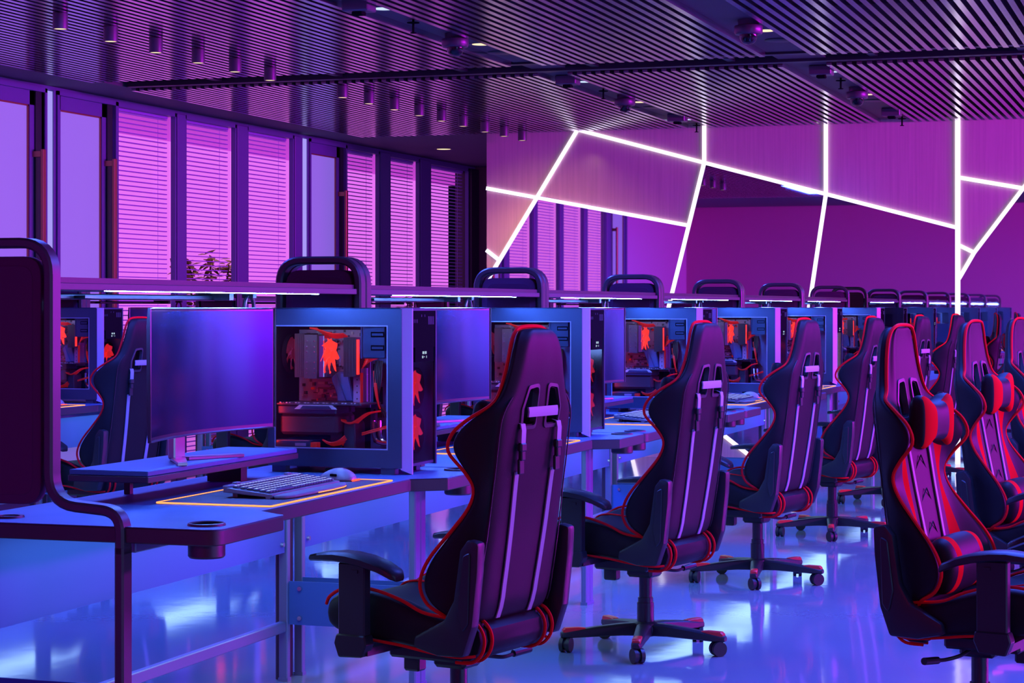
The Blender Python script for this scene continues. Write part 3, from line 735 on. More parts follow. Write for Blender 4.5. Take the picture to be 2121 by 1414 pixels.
    for sg in (1, -1):
        for pts, r in (([(sg*u, v, z+0.002) for u, v, z in lp], 0.005), ([(sg*u, v, z) for u, v, z in inn], 0.004), ([(sg*(hw-0.004), v, zb+0.006) for v, zb, zc, zt, hw in ST[:6]], 0.0045)):
            bm = bmesh.new(); tube(bm, bezier(pts, 4), r, 6); link('seat_piping', bm, 'piping', c)
    # rear roll of the seat, with double red piping at both ends
    prof = [(-0.11, 0.339), (-0.158, 0.341), (-0.188, 0.364), (-0.198, 0.394), (-0.192, 0.426), (-0.164, 0.450), (-0.11, 0.454)]
    for (a, b, g) in ((-0.148, 0.148, 0.0), (-0.196, -0.152, -0.004), (0.152, 0.196, -0.004)): bm = bmesh.new(); prism(bm, [(v-g, z) for v, z in prof], a, b, 'x', bev=0.006, seg=2); link('rear_roll', bm, 'leather', c)
    for u in (-0.192, -0.150, 0.150, 0.192):
        bm = bmesh.new()
        pp = [(-0.155, 0.456), (-0.180, 0.446), (-0.199, 0.422), (-0.204, 0.394), (-0.194, 0.362), (-0.164, 0.337), (-0.11, 0.334)]
        tube(bm, bezier([(u, v, z) for v, z in pp], 4), 0.0048, 6); link('roll_piping', bm, 'piping', c)
    # --- armrests
    for sgn in (1, -1):
        u0 = sgn*0.325
        bm = bmesh.new()
        prof = [(-0.010, 0.588, 0.022, 0.018), (0.003, 0.600, 0.036, 0.025), (0.045, 0.619, 0.043, 0.026), (0.092, 0.632, 0.046, 0.027), (0.145, 0.640, 0.046, 0.027), (0.19, 0.642, 0.044, 0.026), (0.250, 0.636, 0.040, 0.022), (0.279, 0.629, 0.030, 0.017)]
        rr = []
        for v, z, w, t in prof:
            rr.append([(u0-w, v, z-t+0.005), (u0-w, v, z-0.006), (u0-w*0.82, v, z), (u0+w*0.82, v, z), (u0+w, v, z-0.006), (u0+w, v, z-t+0.005), (u0+w*0.75, v, z-t), (u0-w*0.75, v, z-t)])
        loft(bm, rr); a = link('armrest', bm, 'black_plastic', c, sharp=40)
        bm = bmesh.new(); box(bm, (u0-0.017, 0.098, 0.408), (u0+0.017, 0.188, 0.612), bev=0.004); box(bm, (u0-0.006, 0.12, 0.585), (u0+sgn*0.020, 0.14, 0.594))
        q = round_poly([(0.105, 0.350), (0.090, 0.385), (0.095, 0.412), (0.192, 0.412), (0.200, 0.385), (0.185, 0.346)], 0.008, 2)
        prism(bm, q, u0-0.022, u0+0.022, 'x', bev=0.004)
        prism(bm, [(0.098, 0.352), (0.098, 0.374), (0.188, 0.374), (0.188, 0.352)], min(sgn*0.12, u0), max(sgn*0.12, u0), 'x')
        link('armrest_post', bm, 'black_plastic', c)
    # --- cushions
    bm = bmesh.new()
    W2 = 0.138
    secs = [(-W2, 0.058, 0.010), (-W2*0.96, 0.080, 0.022), (-W2*0.78, 0.086, 0.036), (-W2*0.56, 0.076, 0.043), (-W2*0.44, 0.063, 0.045), (0, 0.054, 0.044), (W2*0.44, 0.063, 0.045), (W2*0.56, 0.076, 0.043), (W2*0.78, 0.086, 0.036), (W2*0.96, 0.080, 0.022), (W2, 0.058, 0.010)]
    sup = lambda q: math.copysign(abs(q)**0.62, q)
    rr = []
    for u, hz, hv in secs: rr.append([(u, -0.158+0.10*u*u/0.0225*0.15+hv*sup(math.cos(t)), 0.985+hz*sup(math.sin(t))) for t in [2*PI*(i+0.5)/12 for i in range(12)]])
    loft(bm, rr, mi=lambda i, k: 1 if i in (1, 2, 3, 6, 7, 8) and k in (9, 10, 11, 0, 1) else 0); ne = link('neck_pillow', bm, ['leather', 'red_leather'], c); subsurf(ne, 2); freeze(ne, 60)
    bm = bmesh.new()
    rr = []
    for u, hz, hv in ((-0.160, 0.060, 0.02), (-0.150, 0.082, 0.048), (-0.122, 0.090, 0.058), (-0.098, 0.092, 0.060), (0, 0.094, 0.062), (0.098, 0.092, 0.060), (0.122, 0.090, 0.058), (0.150, 0.082, 0.048), (0.160, 0.060, 0.02)):
        rr.append([(u, -0.078+hv*math.cos(t), 0.560+hz*math.sin(t)) for t in [2*PI*(i+0.5)/10 for i in range(10)]])
    loft(bm, rr, mi=lambda i, k: 1 if i in (2, 5) and k in (7, 8, 9, 0, 1, 2) else 0); lu = link('lumbar_pillow', bm, ['leather', 'red_leather'], c); subsurf(lu, 2); freeze(lu, 60)
    # --- mechanism, lift, base
    bm = bmesh.new(); box(bm, (-0.13, -0.07, 0.318), (0.13, 0.16, 0.36), bev=0.008); box(bm, (-0.05, -0.05, 0.285), (0.05, 0.06, 0.32), bev=0.01); box(bm, (-0.06, 0.10, 0.268), (-0.015, 0.155, 0.32), bev=0.006); link('mechanism', bm, 'black_plastic', c)
    bm = bmesh.new(); tube(bm, bezier([(0.04, -0.01, 0.312), (0.12, -0.02, 0.300), (0.17, -0.05, 0.292), (0.22, -0.06, 0.297)], 6), 0.006, 8); cyl(bm, (0.215, -0.058, 0.2965), (0.285, -0.075, 0.302), 0.011, seg=10); link('lever', bm, 'black_plastic', c)
    bm = bmesh.new(); cyl(bm, (0, 0, 0.20), (0, 0, 0.30), 0.0255); cyl(bm, (0, 0, 0.185), (0, 0, 0.205), 0.030); cyl(bm, (0, 0, 0.06), (0, 0, 0.185), 0.0335); link('gas_lift', bm, 'gas_steel', c)
    bm = bmesh.new(); lathe(bm, [(0.036, 0.112), (0.050, 0.105), (0.054, 0.085), (0.050, 0.060), (0.034, 0.055)], capb=True, capt=True)
    for i in range(5):
        an = math.radians(56.5+72*i); M = Matrix.Rotation(an, 4, 'Z')
        rr = []
        for r, w, z0, z1 in ((0.03, 0.030, 0.058, 0.107), (0.10, 0.027, 0.060, 0.104), (0.20, 0.023, 0.057, 0.094), (0.29, 0.020, 0.054, 0.082), (0.328, 0.018, 0.054, 0.078), (0.334, 0.013, 0.058, 0.074)):
            rr.append([tuple(M @ Vector((r, y, z))) for y, z in ((-w, z0+0.004), (-w, z1-0.006), (-w*0.7, z1), (w*0.7, z1), (w, z1-0.006), (w, z0+0.004), (w*0.7, z0), (-w*0.7, z0))])
        loft(bm, rr)
        cr = []
        for r, w, z0, z1 in ((0.238, 0.015, 0.088, 0.091), (0.262, 0.016, 0.083, 0.094), (0.318, 0.016, 0.076, 0.093), (0.327, 0.014, 0.070, 0.086)):
            cr.append([tuple(M @ Vector((r, y, z))) for y, z in ((-w, z0), (-w, z1-0.003), (-w*0.7, z1), (w*0.7, z1), (w, z1-0.003), (w, z0))])
        cap = bmesh.new(); loft(cap, cr); link('foot_cap', cap, 'red_plastic', c)
    link('star_base', bm, 'black_plastic', c, sharp=40)
    for i, sw in enumerate((0.3, 1.7, 2.5, 0.9, 2.0)):
        an = math.radians(56.5+72*i); px, py = 0.31*math.cos(an), 0.31*math.sin(an)
        bm = bmesh.new()
        d = Vector((math.cos(sw), math.sin(sw), 0)); e = Vector((-d.y, d.x, 0)); p = Vector((px, py, 0.0285))+e*0.008
        for s in (-1, 1):
            q = p+d*(0.0135*s); cyl(bm, q-d*0.0075, q+d*0.0075, 0.0285, seg=20)
        cyl(bm, (px, py, 0.03), (px, py, 0.062), 0.007, seg=8); cyl(bm, p-d*0.008, p+d*0.008, 0.020, seg=12)
        link('caster', bm, 'black_plastic', c)
    index_kids(c); return c

# ================================================================== COMPUTER TOWER
def fan(bm, cen, ax, r, mi_blade=0, mi_ring=1, blades=7, th=0.022, ring=True):
    """fan with its axis along ax ('x' or 'y')"""
    cen = Vector(cen)
    def T(a, b, h): return cen+(Vector((h, a, b)) if ax == 'x' else Vector((a, h, b)))
    A = [T(r*0.30*math.cos(t), r*0.30*math.sin(t), th*0.5) for t in [2*PI*i/16 for i in range(16)]]
    B = [T(r*0.30*math.cos(t), r*0.30*math.sin(t), -th*0.5) for t in [2*PI*i/16 for i in range(16)]]
    VA = [bm.verts.new(p) for p in A]; VB = [bm.verts.new(p) for p in B]
    for i in range(16): bm.faces.new((VA[i], VA[(i+1) % 16], VB[(i+1) % 16], VB[i])).material_index = mi_blade
    bm.faces.new(VA).material_index = mi_blade; bm.faces.new(VB[::-1]).material_index = mi_blade
    for k in range(blades):
        t0 = 2*PI*k/blades; g = []
        for j in range(5):
            q = j/4; rr = r*(0.28+0.66*q); off = 0.30*q*q; w = 0.47+0.07*q
            row = []
            for s in (0, 1):
                t = t0+off+w*(s-0.5)*1.5; hh = th*(0.42 if s else -0.42)
                row.append((T(rr*math.cos(t), rr*math.sin(t), hh+0.0012), T(rr*math.cos(t), rr*math.sin(t), hh-0.0012)))
            g.append([bm.verts.new(row[0][0]), bm.verts.new(row[1][0]), bm.verts.new(row[1][1]), bm.verts.new(row[0][1])])
        for a, b in zip(g, g[1:]):
            for i in range(4): bm.faces.new((a[i], a[(i+1) % 4], b[(i+1) % 4], b[i])).material_index = mi_blade
        bm.faces.new(g[-1]).material_index = mi_blade
    if ring:
        prof = [(r, th*0.55), (r*1.08, th*0.55), (r*1.08, -th*0.55), (r, -th*0.55)]; R = []
        for i in range(24):
            t = 2*PI*i/24; R.append([bm.verts.new(T(p*math.cos(t), p*math.sin(t), h)) for p, h in prof])
        for i in range(24):
            for k in range(4): bm.faces.new((R[i][k], R[i][(k+1) % 4], R[(i+1) % 24][(k+1) % 4], R[(i+1) % 24][k])).material_index = mi_ring
SEG = {'0': 'abcdef', '1': 'bc', '2': 'abged', '3': 'abgcd', '7': 'abc', '8': 'abcdefg'}
def digit(bm, ch, x, z, w, h, y):
    t = w*0.22
    R = {'a': (0, h-t, w, h), 'g': (0, h/2-t/2, w, h/2+t/2), 'd': (0, 0, w, t), 'f': (0, h/2, t, h), 'b': (w-t, h/2, w, h), 'e': (0, 0, t, h/2), 'c': (w-t, 0, w, h/2)}
    for s in SEG[ch]:
        a, b, c_, d_ = R[s]; box(bm, (x+a, y-0.0012, z+b), (x+c_, y, z+d_))
def make_pc():
    p = thing('computer_tower', '', 'computer', (0, 0, 0), 0, 'computer towers on the desks')
    WX, DP, HT = 0.262, 0.490, 0.555      # x: width, y: depth (front at -0.027), z
    wy0, wy1, wz0, wz1 = 0.054, 0.461, 0.086, 0.496
    th = 0.005
    bm = bmesh.new()
    def sidepanel(x0, x1):
        for lo, hi in (((0.0, 0.022), (wy0, HT)), ((wy1, 0.022), (DP, HT)), ((wy0, 0.022), (wy1, wz0)), ((wy0, wz1), (wy1, HT))): box(bm, (x0, lo[0], lo[1]), (x1, hi[0], hi[1]))
    sidepanel(0.0, th)
    # the far side: a panel with a smaller opening
    for lo, hi in (((0.0, 0.022), (0.07, HT)), ((0.25, 0.022), (DP, HT)), ((0.07, 0.022), (0.25, 0.09)), ((0.07, 0.50), (0.25, HT))): box(bm, (WX-th, lo[0], lo[1]), (WX, hi[0], hi[1]))
    box(bm, (th, 0.0, HT-th), (WX-th, DP, HT)); box(bm, (th, 0.0, 0.022), (WX-th, DP, 0.03)); box(bm, (th, DP-th, 0.03), (WX-th, DP, HT-th))
    box(bm, (0.012, 0.012, HT), (WX-0.012, DP-0.02, HT+0.004), bev=0.002)
    for x in (0.03, WX-0.03):
        for y in (0.03, DP-0.06): box(bm, (x-0.018, y, 0.0), (x+0.018, y+0.05, 0.022))
    link('case', bm, 'pc_metal', p)
    bm = bmesh.new()                       # window rim
    for lo, hi in (((wy0-0.004, wz0-0.004), (wy0, wz1+0.004)), ((wy1, wz0-0.004), (wy1+0.004, wz1+0.004)), ((wy0, wz0-0.004), (wy1, wz0)), ((wy0, wz1), (wy1, wz1+0.004))): box(bm, (-0.0012, lo[0], lo[1]), (0.0, hi[0], hi[1]))
    link('window_rim', bm, 'pc_bezel', p)
    bm = bmesh.new(); box(bm, (0.001, wy0, wz0), (0.0035, wy1, wz1)); link('side_window', bm, 'pc_glass', p)
    # front: chamfered bright bezel, black upper panel with vents, smoked lower panel over red fans
    bm = bmesh.new()
    ch = [(0.0, 0.004), (0.027, -0.027), (0.036, -0.027), (0.036, 0.004)]
    t = bmesh.new(); prism(t, ch, 0.0, HT+0.002, 'z')
    for v in t.verts:
        if v.co.z < 0.01 and v.co.x < 0.03: v.co.z += 0.018 if v.co.x < 0.01 else 0.0
    merge(bm, t, 0)
    box(bm, (WX-0.012, -0.027, 0.022), (WX, 0.004, HT+0.002), mi=1); box(bm, (0.036, -0.027, HT-0.006), (WX-0.012, 0.004, HT+0.002), mi=1); box(bm, (0.036, -0.020, 0.026), (WX-0.012, -0.004, 0.036), mi=1)
    link('front_bezel', bm, ['pc_bezel', 'pc_metal'], p)
    bm = bmesh.new(); box(bm, (0.036, -0.024, 0.425), (WX-0.012, -0.002, HT-0.006)); box(bm, (0.058, -0.026, 0.376), (WX-0.03, -0.004, 0.425)); link('front_panel', bm, 'pc_black', p)
    for lo, hi in [((0.050+i*0.014, 0.508), (0.054+i*0.014, 0.520)) for i in range(3)]+[((0.185+i*0.012, 0.502), (0.190+i*0.012, 0.530)) for i in range(5)]+[((0.12+i*0.03, 0.528), (0.124+i*0.03, 0.536)) for i in range(2)]:
        bm = bmesh.new(); box(bm, (lo[0], -0.0252, lo[1]), (hi[0], -0.024, hi[1])); link('vent', bm, 'pc_metal', p)
    bm = bmesh.new()
    for i, chx in enumerate('22'): digit(bm, chx, 0.126+i*0.022, 0.402, 0.014, 0.009, -0.0262)
    for i, chx in enumerate('01'): digit(bm, chx, 0.122+i*0.032, 0.388, 0.010, 0.008, -0.0262)
    box(bm, (0.140, -0.0270, 0.391), (0.145, -0.0262, 0.394))
    link('display', bm, 'led_digit', p)
    bm = bmesh.new(); box(bm, (0.036, -0.022, 0.036), (WX-0.012, -0.019, 0.376)); link('front_glass', bm, 'smoke_glass', p)
    for z in (0.285, 0.135):
        bm = bmesh.new(); fan(bm, (0.142, 0.012, z), 'y', 0.066); link('front_fan', bm, ['red_fan', 'pc_black'], p)
    # inside
    bm = bmesh.new(); box(bm, (0.235, 0.20, 0.032), (0.239, DP-0.008, HT-0.008), mi=1); box(bm, (th+0.001, DP-0.0065, 0.032), (WX-0.007, DP-0.0055, HT-0.008), mi=1); box(bm, (0.215, 0.062, 0.035), (0.222, 0.200, 0.385))
    for i in range(9):
        for yy in (0.085, 0.185): cyl(bm, (0.2152, yy, 0.06+i*0.036), (0.2135, yy, 0.06+i*0.036), 0.004, seg=8, mi=1)
    for z in (0.335, 0.255, 0.13): box(bm, (0.2135, 0.155, z-0.03), (0.2152, 0.19, z+0.03), bev=0.0006, mi=1)
    link('tray', bm, ['tray_blue', 'pc_black'], p)
    bm = bmesh.new(); box(bm, (0.225, 0.205, 0.212), (0.2345, 0.475, 0.482))
    random.seed(3)
    for i in range(170):
        y = random.uniform(0.21, 0.46); z = random.uniform(0.22, 0.475); w = random.uniform(0.003, 0.016); h = random.uniform(0.003, 0.014)
        box(bm, (random.choice((0.222, 0.216, 0.210)), y, z), (0.2255, y+w, z+h), mi=random.choice((1, 1, 1, 1, 2, 3)))
    for i in range(5): box(bm, (0.216, 0.28, 0.236+i*0.019), (0.2255, 0.40, 0.243+i*0.019), mi=2 if i % 2 else 1)
    box(bm, (0.16, 0.213, 0.228), (0.2255, 0.242, 0.350), mi=0); box(bm, (0.150, 0.209, 0.225), (0.168, 0.213, 0.335), mi=3)
    for i in range(5): cyl(bm, (0.159, 0.228, 0.245+i*0.022), (0.1605, 0.228, 0.245+i*0.022), 0.003, seg=8, mi=1)
    link('motherboard', bm, ['pcb', 'pcb_dark', 'light_plastic', 'red_cable'], p)
    bm = bmesh.new(); prism(bm, [(0.243, 0.236), (0.300, 0.236), (0.330, 0.318), (0.300, 0.338), (0.262, 0.330)], 0.165, 0.219, 'x', bev=0.004); prism(bm, [(0.268, 0.236), (0.300, 0.236), (0.305, 0.330)], 0.155, 0.166, 'x', bev=0.002); link('chipset_heatsink', bm, 'tray_blue', p)
    bm = bmesh.new()
    for i in range(16): box(bm, (0.085, 0.392+i*0.0024, 0.320), (0.2, 0.3931+i*0.0024, 0.470), mi=0)
    box(bm, (0.078, 0.343, 0.316), (0.20, 0.390, 0.466), mi=0)
    for yy in (0.352, 0.380):
        for z in (0.335, 0.350, 0.372, 0.408, 0.425, 0.445): cyl(bm, (0.078, yy, z), (0.0745, yy, z), 0.0036, 0.002, seg=8, mi=2)
    box(bm, (0.088, 0.321, 0.320), (0.19, 0.342, 0.464), mi=1, bev=0.002)
    for i in range(22): box(bm, (0.115, 0.214+i*0.00215, 0.322), (0.2, 0.2151+i*0.00215, 0.457), mi=0)
    box(bm, (0.118, 0.2085, 0.330), (0.134, 0.2125, 0.450), mi=3)
    ck = link('cpu_cooler', bm, ['pcb_dark', 'chrome', 'chrome', 'red_fan'], p)
    # fan of the cooler, facing the side window obliquely
    bm = bmesh.new(); fan(bm, (0.098, 0.303, 0.392), 'y', 0.066, ring=False, th=0.02); link('cooler_fan', bm, ['red_fan', 'pc_black'], ck)
    bm = bmesh.new(); fan(bm, (0.150, 0.470, 0.400), 'y', 0.062, mi_blade=0, mi_ring=1, th=0.014); link('exhaust_fan', bm, ['red_clear', 'pc_black'], p)
    bm = bmesh.new(); box(bm, (0.018, 0.066, 0.388), (0.18, 0.150, 0.500), bev=0.003)
    box(bm, (0.018, 0.150, 0.388), (0.10, 0.156, 0.515), mi=0)
    for z in (0.470, 0.425): box(bm, (0.0165, 0.070, z-0.010), (0.0182, 0.118, z+0.008), mi=1); box(bm, (0.0155, 0.074, z-0.005), (0.0167, 0.114, z+0.003), mi=0)
    link('drive_bay', bm, ['pc_metal', 'pc_black'], p)
    bm = bmesh.new()                      # graphics card
    box(bm, (0.035, 0.160, 0.228), (0.215, 0.473, 0.233), mi=0); box(bm, (0.040, 0.255, 0.196), (0.21, 0.473, 0.226), mi=1, bev=0.004); box(bm, (0.05, 0.255, 0.125), (0.21, 0.470, 0.196), mi=3, bev=0.01)
    prism(bm, [(0.250, 0.213), (0.407, 0.213), (0.388, 0.228), (0.268, 0.228)], 0.032, 0.040, 'x', mi=2); prism(bm, [(0.268, 0.214), (0.385, 0.214), (0.375, 0.225), (0.278, 0.225)], 0.031, 0.0325, 'x', mi=1)
    for i in range(26): box(bm, (0.036, 0.17+i*0.0115, 0.233), (0.040, 0.176+i*0.0115, 0.2365), mi=2 if i % 3 else 0)
    link('graphics_card', bm, ['pcb_dark', 'pc_metal', 'light_plastic', 'pc_inner'], p)
    bm = bmesh.new(); box(bm, (0.010, 0.17, 0.506), (0.022, 0.45, 0.512)); link('inner_fill_strip', bm, 'case_fill', p)  # hidden strip added to brighten the motherboard
    bm = bmesh.new(); box(bm, (0.008, 0.470, 0.10), (0.016, 0.476, 0.46)); link('red_fill_strip', bm, 'case_red_fill', p)  # hidden strip added to redden the rear of the case
    # red cable bundles
    bm = bmesh.new()
    for i in range(6):
        o = i*0.0075
        tube(bm, bezier([(0.09+o, 0.276, 0.226), (0.085+o, 0.271, 0.195), (0.085+o, 0.250-o*0.1, 0.172-o*0.25), (0.09+o, 0.222, 0.166-o*0.2), (0.10+o, 0.198, 0.180), (0.12+o, 0.176, 0.197), (0.16+o, 0.150, 0.203)], 6), 0.0032, 6)
    link('red_cable', bm, 'red_cable', p)
    bm = bmesh.new()
    for i in range(6): tube(bm, bezier([(0.10+i*0.007, 0.380-i*0.002, 0.490), (0.11+i*0.007, 0.345, 0.482-i*0.003), (0.12+i*0.007, 0.305, 0.470-i*0.003), (0.13+i*0.007, 0.265, 0.470-i*0.002)], 5), 0.0028, 6)
    link('red_cable', bm, 'red_cable', p)
    bm = bmesh.new()
    for i in range(8): tube(bm, bezier([(0.212, 0.224-i*0.001, 0.350+i*0.0075), (0.165, 0.210-i*0.003, 0.352+i*0.0075), (0.160, 0.186-i*0.001, 0.372+i*0.004), (0.212, 0.172, 0.385+i*0.003)], 5), 0.0028, 6)
    link('red_cable', bm, 'red_cable', p)
    bm = bmesh.new()
    for i in range(5): tube(bm, bezier([(0.07+i*0.008, 0.318, 0.108-i*0.003), (0.07+i*0.008, 0.290, 0.098-i*0.003), (0.075+i*0.008, 0.262, 0.104-i*0.004), (0.08+i*0.008, 0.240, 0.122-i*0.006)], 5), 0.0030, 6)
    link('red_cable', bm, 'red_cable', p)
    bm = bmesh.new()
    for i in range(3): tube(bm, bezier([(0.19, 0.17+i*0.004, 0.34), (0.17, 0.160+i*0.003, 0.28), (0.18, 0.155, 0.22), (0.20, 0.15, 0.205)], 5), 0.0030, 6)
    link('red_cable', bm, 'red_cable', p)
    bm = bmesh.new()
    for i in range(2): tube(bm, bezier([(0.10, 0.185, 0.125+i*0.006), (0.10, 0.145, 0.136+i*0.006), (0.12, 0.100, 0.150+i*0.006)], 5), 0.0028, 6)
    link('red_cable', bm, 'red_cable', p)
    bm = bmesh.new()
    for i in range(5): tube(bm, bezier([(0.20, 0.150+i*0.006, 0.375), (0.175, 0.145+i*0.006, 0.30), (0.185, 0.16, 0.24), (0.19, 0.12+i*0.01, 0.18)], 5), 0.0035, 6, mi=0)
    for i in range(2): tube(bm, bezier([(0.17, 0.172-i*0.022, 0.17), (0.16, 0.165-i*0.022, 0.12), (0.15, 0.145-i*0.022, 0.098), (0.14, 0.10-i*0.018, 0.092)], 6), 0.008, 8, mi=1)
    link('cables', bm, ['black_cable', 'chrome'], p)
    bm = bmesh.new(); box(bm, (0.025, 0.345, 0.032), (0.20, 0.480, 0.108), bev=0.003); box(bm, (0.0235, 0.36, 0.088), (0.0252, 0.40, 0.098), mi=1); box(bm, (0.03, 0.322, 0.05), (0.06, 0.345, 0.10), mi=2)
    link('power_supply', bm, ['pc_metal', 'pcb', 'red_cable'], p)
    bm = bmesh.new()
    for yy in (0.282, 0.232): prism(bm, round_poly([(yy-0.022, 0.034), (yy-0.022, 0.172), (yy+0.022, 0.172), (yy+0.022, 0.034)], [0, 0.02, 0.02, 0]), 0.10, 0.19, 'x', bev=0.004)
    link('drive_cage', bm, 'pc_inner', p)
    index_kids(p); return p

# ================================================================== MONITOR, RISER, KEYBOARD, MOUSE, MAT
def make_monitor():
    m = thing('curved_monitor', '', 'monitor', (0, 0, 0), 0, 'curved monitors on the desks')
    Wd, Z0, Z1, sag = 0.83, 0.080, 0.463, 0.065         # local z from the riser top
    N = 24
    def yy(u): return -sag*((u/(Wd/2))**2)             # edges come forward
    bm = bmesh.new(); rr = []
    for i in range(N+1):
        u = -Wd/2+Wd*i/N; y = yy(u); d = 0.010+0.028*(1-(2*i/N-1)**2)
        rr.append([(u, y, Z0), (u, y, Z1), (u, y+d*0.6, Z1), (u, y+d, Z1-0.05), (u, y+d, Z0+0.05), (u, y+d*0.6, Z0)])
    loft(bm, rr); link('housing', bm, 'screen_frame', m, sharp=30)
    bm = bmesh.new(); rr = []
    b = 0.010
    for i in range(N+1):
        u = -(Wd/2-b)+(Wd-2*b)*i/N; y = yy(u)-0.0015
        rr.append([(u, y, Z0+b+0.004), (u, y, Z1-b), (u, y+0.003, Z1-b), (u, y+0.003, Z0+b+0.004)])
    loft(bm, rr); link('screen', bm, 'screen', m, sharp=30)
    bm = bmesh.new(); rim = []
    for i in range(N+1): u = -Wd/2+Wd*i/N; rim.append((u, yy(u)-0.002, Z1-0.002))
    for i in range(N, -1, -1): u = -Wd/2+Wd*i/N; rim.append((u, yy(u)-0.002, Z0+0.002))
    tube(bm, rim, 0.0035, 6, closed=True); link('bezel', bm, 'screen_frame', m)
    bm = bmesh.new(); box(bm, (-0.035, 0.055, 0.006), (0.035, 0.080, 0.30), bev=0.004); box(bm, (-0.05, 0.03, 0.19), (0.05, 0.056, 0.33), bev=0.004)
    for s in (1, -1):
        q = [(s*0.012, 0.085), (s*0.045, 0.060), (s*0.215, -0.050), (s*0.190, -0.068), (s*0.010, 0.030)]
        prism(bm, q, 0.0, 0.011, 'z', bev=0.002)
    link('stand', bm, 'stand_metal', m)
    index_kids(m); return m
def make_riser():
    r = thing('monitor_riser', '', 'monitor riser', (0, 0, 0), 0, 'monitor risers on the desks')
    bm = bmesh.new(); box(bm, (0, 0.003, 0.081), (1.02, 0.255, 0.096), bev=0.002); box(bm, (-0.004, 0.0, 0.062), (1.024, 0.257, 0.0805), bev=0.002, mi=1); link('board', bm, ['desk_top', 'frame_metal'], r)
    for x, y0, y1, w in ((0.30, 0.225, 0.245, 0.02), (0.80, 0.10, 0.22, 0.045)):
        bm = bmesh.new(); box(bm, (x, y0, 0.0), (x+w, y1, 0.062)); link('foot', bm, 'black_plastic', r)
    index_kids(r); return r
def make_keyboard():
    k = thing('keyboard', '', 'keyboard', (0, 0, 0), 0, 'keyboards on the desks')
    bm = bmesh.new()
    prism(bm, [(0.0, 0.003), (0.0, 0.014), (0.157, 0.031), (0.157, 0.016)], 0.0, 0.50, 'x', bev=0.002)
    box(bm, (0.0, 0.140, 0.026), (0.50, 0.159, 0.036), bev=0.003)
    for x in (0.06, 0.42): box(bm, (x, 0.142, 0.036), (x+0.03, 0.157, 0.041), bev=0.002)
    for x in (0.03, 0.45): box(bm, (x, 0.125, 0.0), (x+0.03, 0.14, 0.020))
    box(bm, (0.0, 0.005, 0.0), (0.50, 0.02, 0.006))
    link('body', bm, 'keyboard_body', k)
    bm = bmesh.new()
    q = [(0.0, 0.0), (0.0, -0.035), (0.05, -0.052), (0.30, -0.060), (0.42, -0.052), (0.50, -0.022), (0.50, 0.0)]
    prism(bm, round_poly(q, 0.02, 3), 0.001, 0.011, 'z', bev=0.003); link('palm_rest', bm, 'keyboard_body', k)
    bm = bmesh.new(); tube(bm, [(0.20, -0.0600, 0.005), (0.30, -0.0630, 0.005), (0.40, -0.0575, 0.005), (0.44, -0.047, 0.005)], 0.0016, 5); link('edge_light', bm, 'orange_led', k)
    bm = bmesh.new(); g = bmesh.new()
    for r in range(6):
        y = 0.010+r*0.0205+(0.004 if r == 5 else 0); x = 0.012; n = 0
        while x < 0.486:
            w = 0.0165
            if r == 0 and n == 3: w = 0.11
            if r in (1, 2, 3) and n in (0, 12): w = 0.026
            if x+w > 0.488: break
            z = 0.0155+(y)*0.108
            box(bm, (x, y, z), (x+w, y+0.0165, z+0.007), bev=0.0022)
            if w < 0.05: box(g, (x+0.004, y+0.006, z+0.0068), (x+w-0.005, y+0.0115, z+0.0074))
            x += w+0.0032; n += 1
    link('keycaps', bm, 'keys', k); link('key_legends', g, 'key_glow', k)
    index_kids(k); return k
def make_mouse():
    m = thing('gaming_mouse', '', 'mouse', (0, 0, 0), 0, 'mice on the desks')
    bm = bmesh.new(); rr = []
    for y, w, h in ((-0.060, 0.016, 0.010), (-0.055, 0.026, 0.022), (-0.040, 0.033, 0.034), (-0.015, 0.034, 0.042), (0.010, 0.031, 0.040), (0.035, 0.030, 0.031), (0.052, 0.028, 0.021), (0.060, 0.020, 0.010)):
        rr.append([(w*math.cos(t)*(1 if math.sin(t) < 0.3 else 0.95), y, max(0.002, 0.002+h*math.sin(t))) for t in [PI*i/10 for i in range(11)]]+[(-w*0.8, y, 0.001), (w*0.8, y, 0.001)])
    loft(bm, rr); o = link('shell', bm, 'mouse_body', m, sharp=60); subsurf(o, 1); freeze(o, 60)
    bm = bmesh.new(); box(bm, (-0.004, 0.018, 0.030), (0.004, 0.045, 0.040), bev=0.003); link('wheel', bm, 'pc_black', m)
    bm = bmesh.new(); box(bm, (-0.028, -0.066, 0.001), (0.030, -0.058, 0.0065), bev=0.002); link('tail_light', bm, 'red_glow', m)
    bm = bmesh.new(); box(bm, (-0.036, -0.010, 0.016), (-0.0325, 0.014, 0.024), bev=0.002); link('thumb_button', bm, 'pc_black', m)
    index_kids(m); return m
def make_mat():
    m = thing('desk_mat', '', 'desk mat', (0, 0, 0), 0, 'orange edged mats on the desks')
    q = round_poly([(0, 0), (0.92, 0), (0.92, 0.36), (0, 0.36)], 0.008, 3)
    bm = bmesh.new(); prism(bm, q, 0.0, 0.003, 'z'); link('cloth', bm, 'mat_cloth', m)
    bm = bmesh.new(); tube(bm, [(x, y, 0.003) for x, y in q], 0.0026, 6, closed=True); link('lit_edge', bm, 'orange_led', m)
    index_kids(m); return m

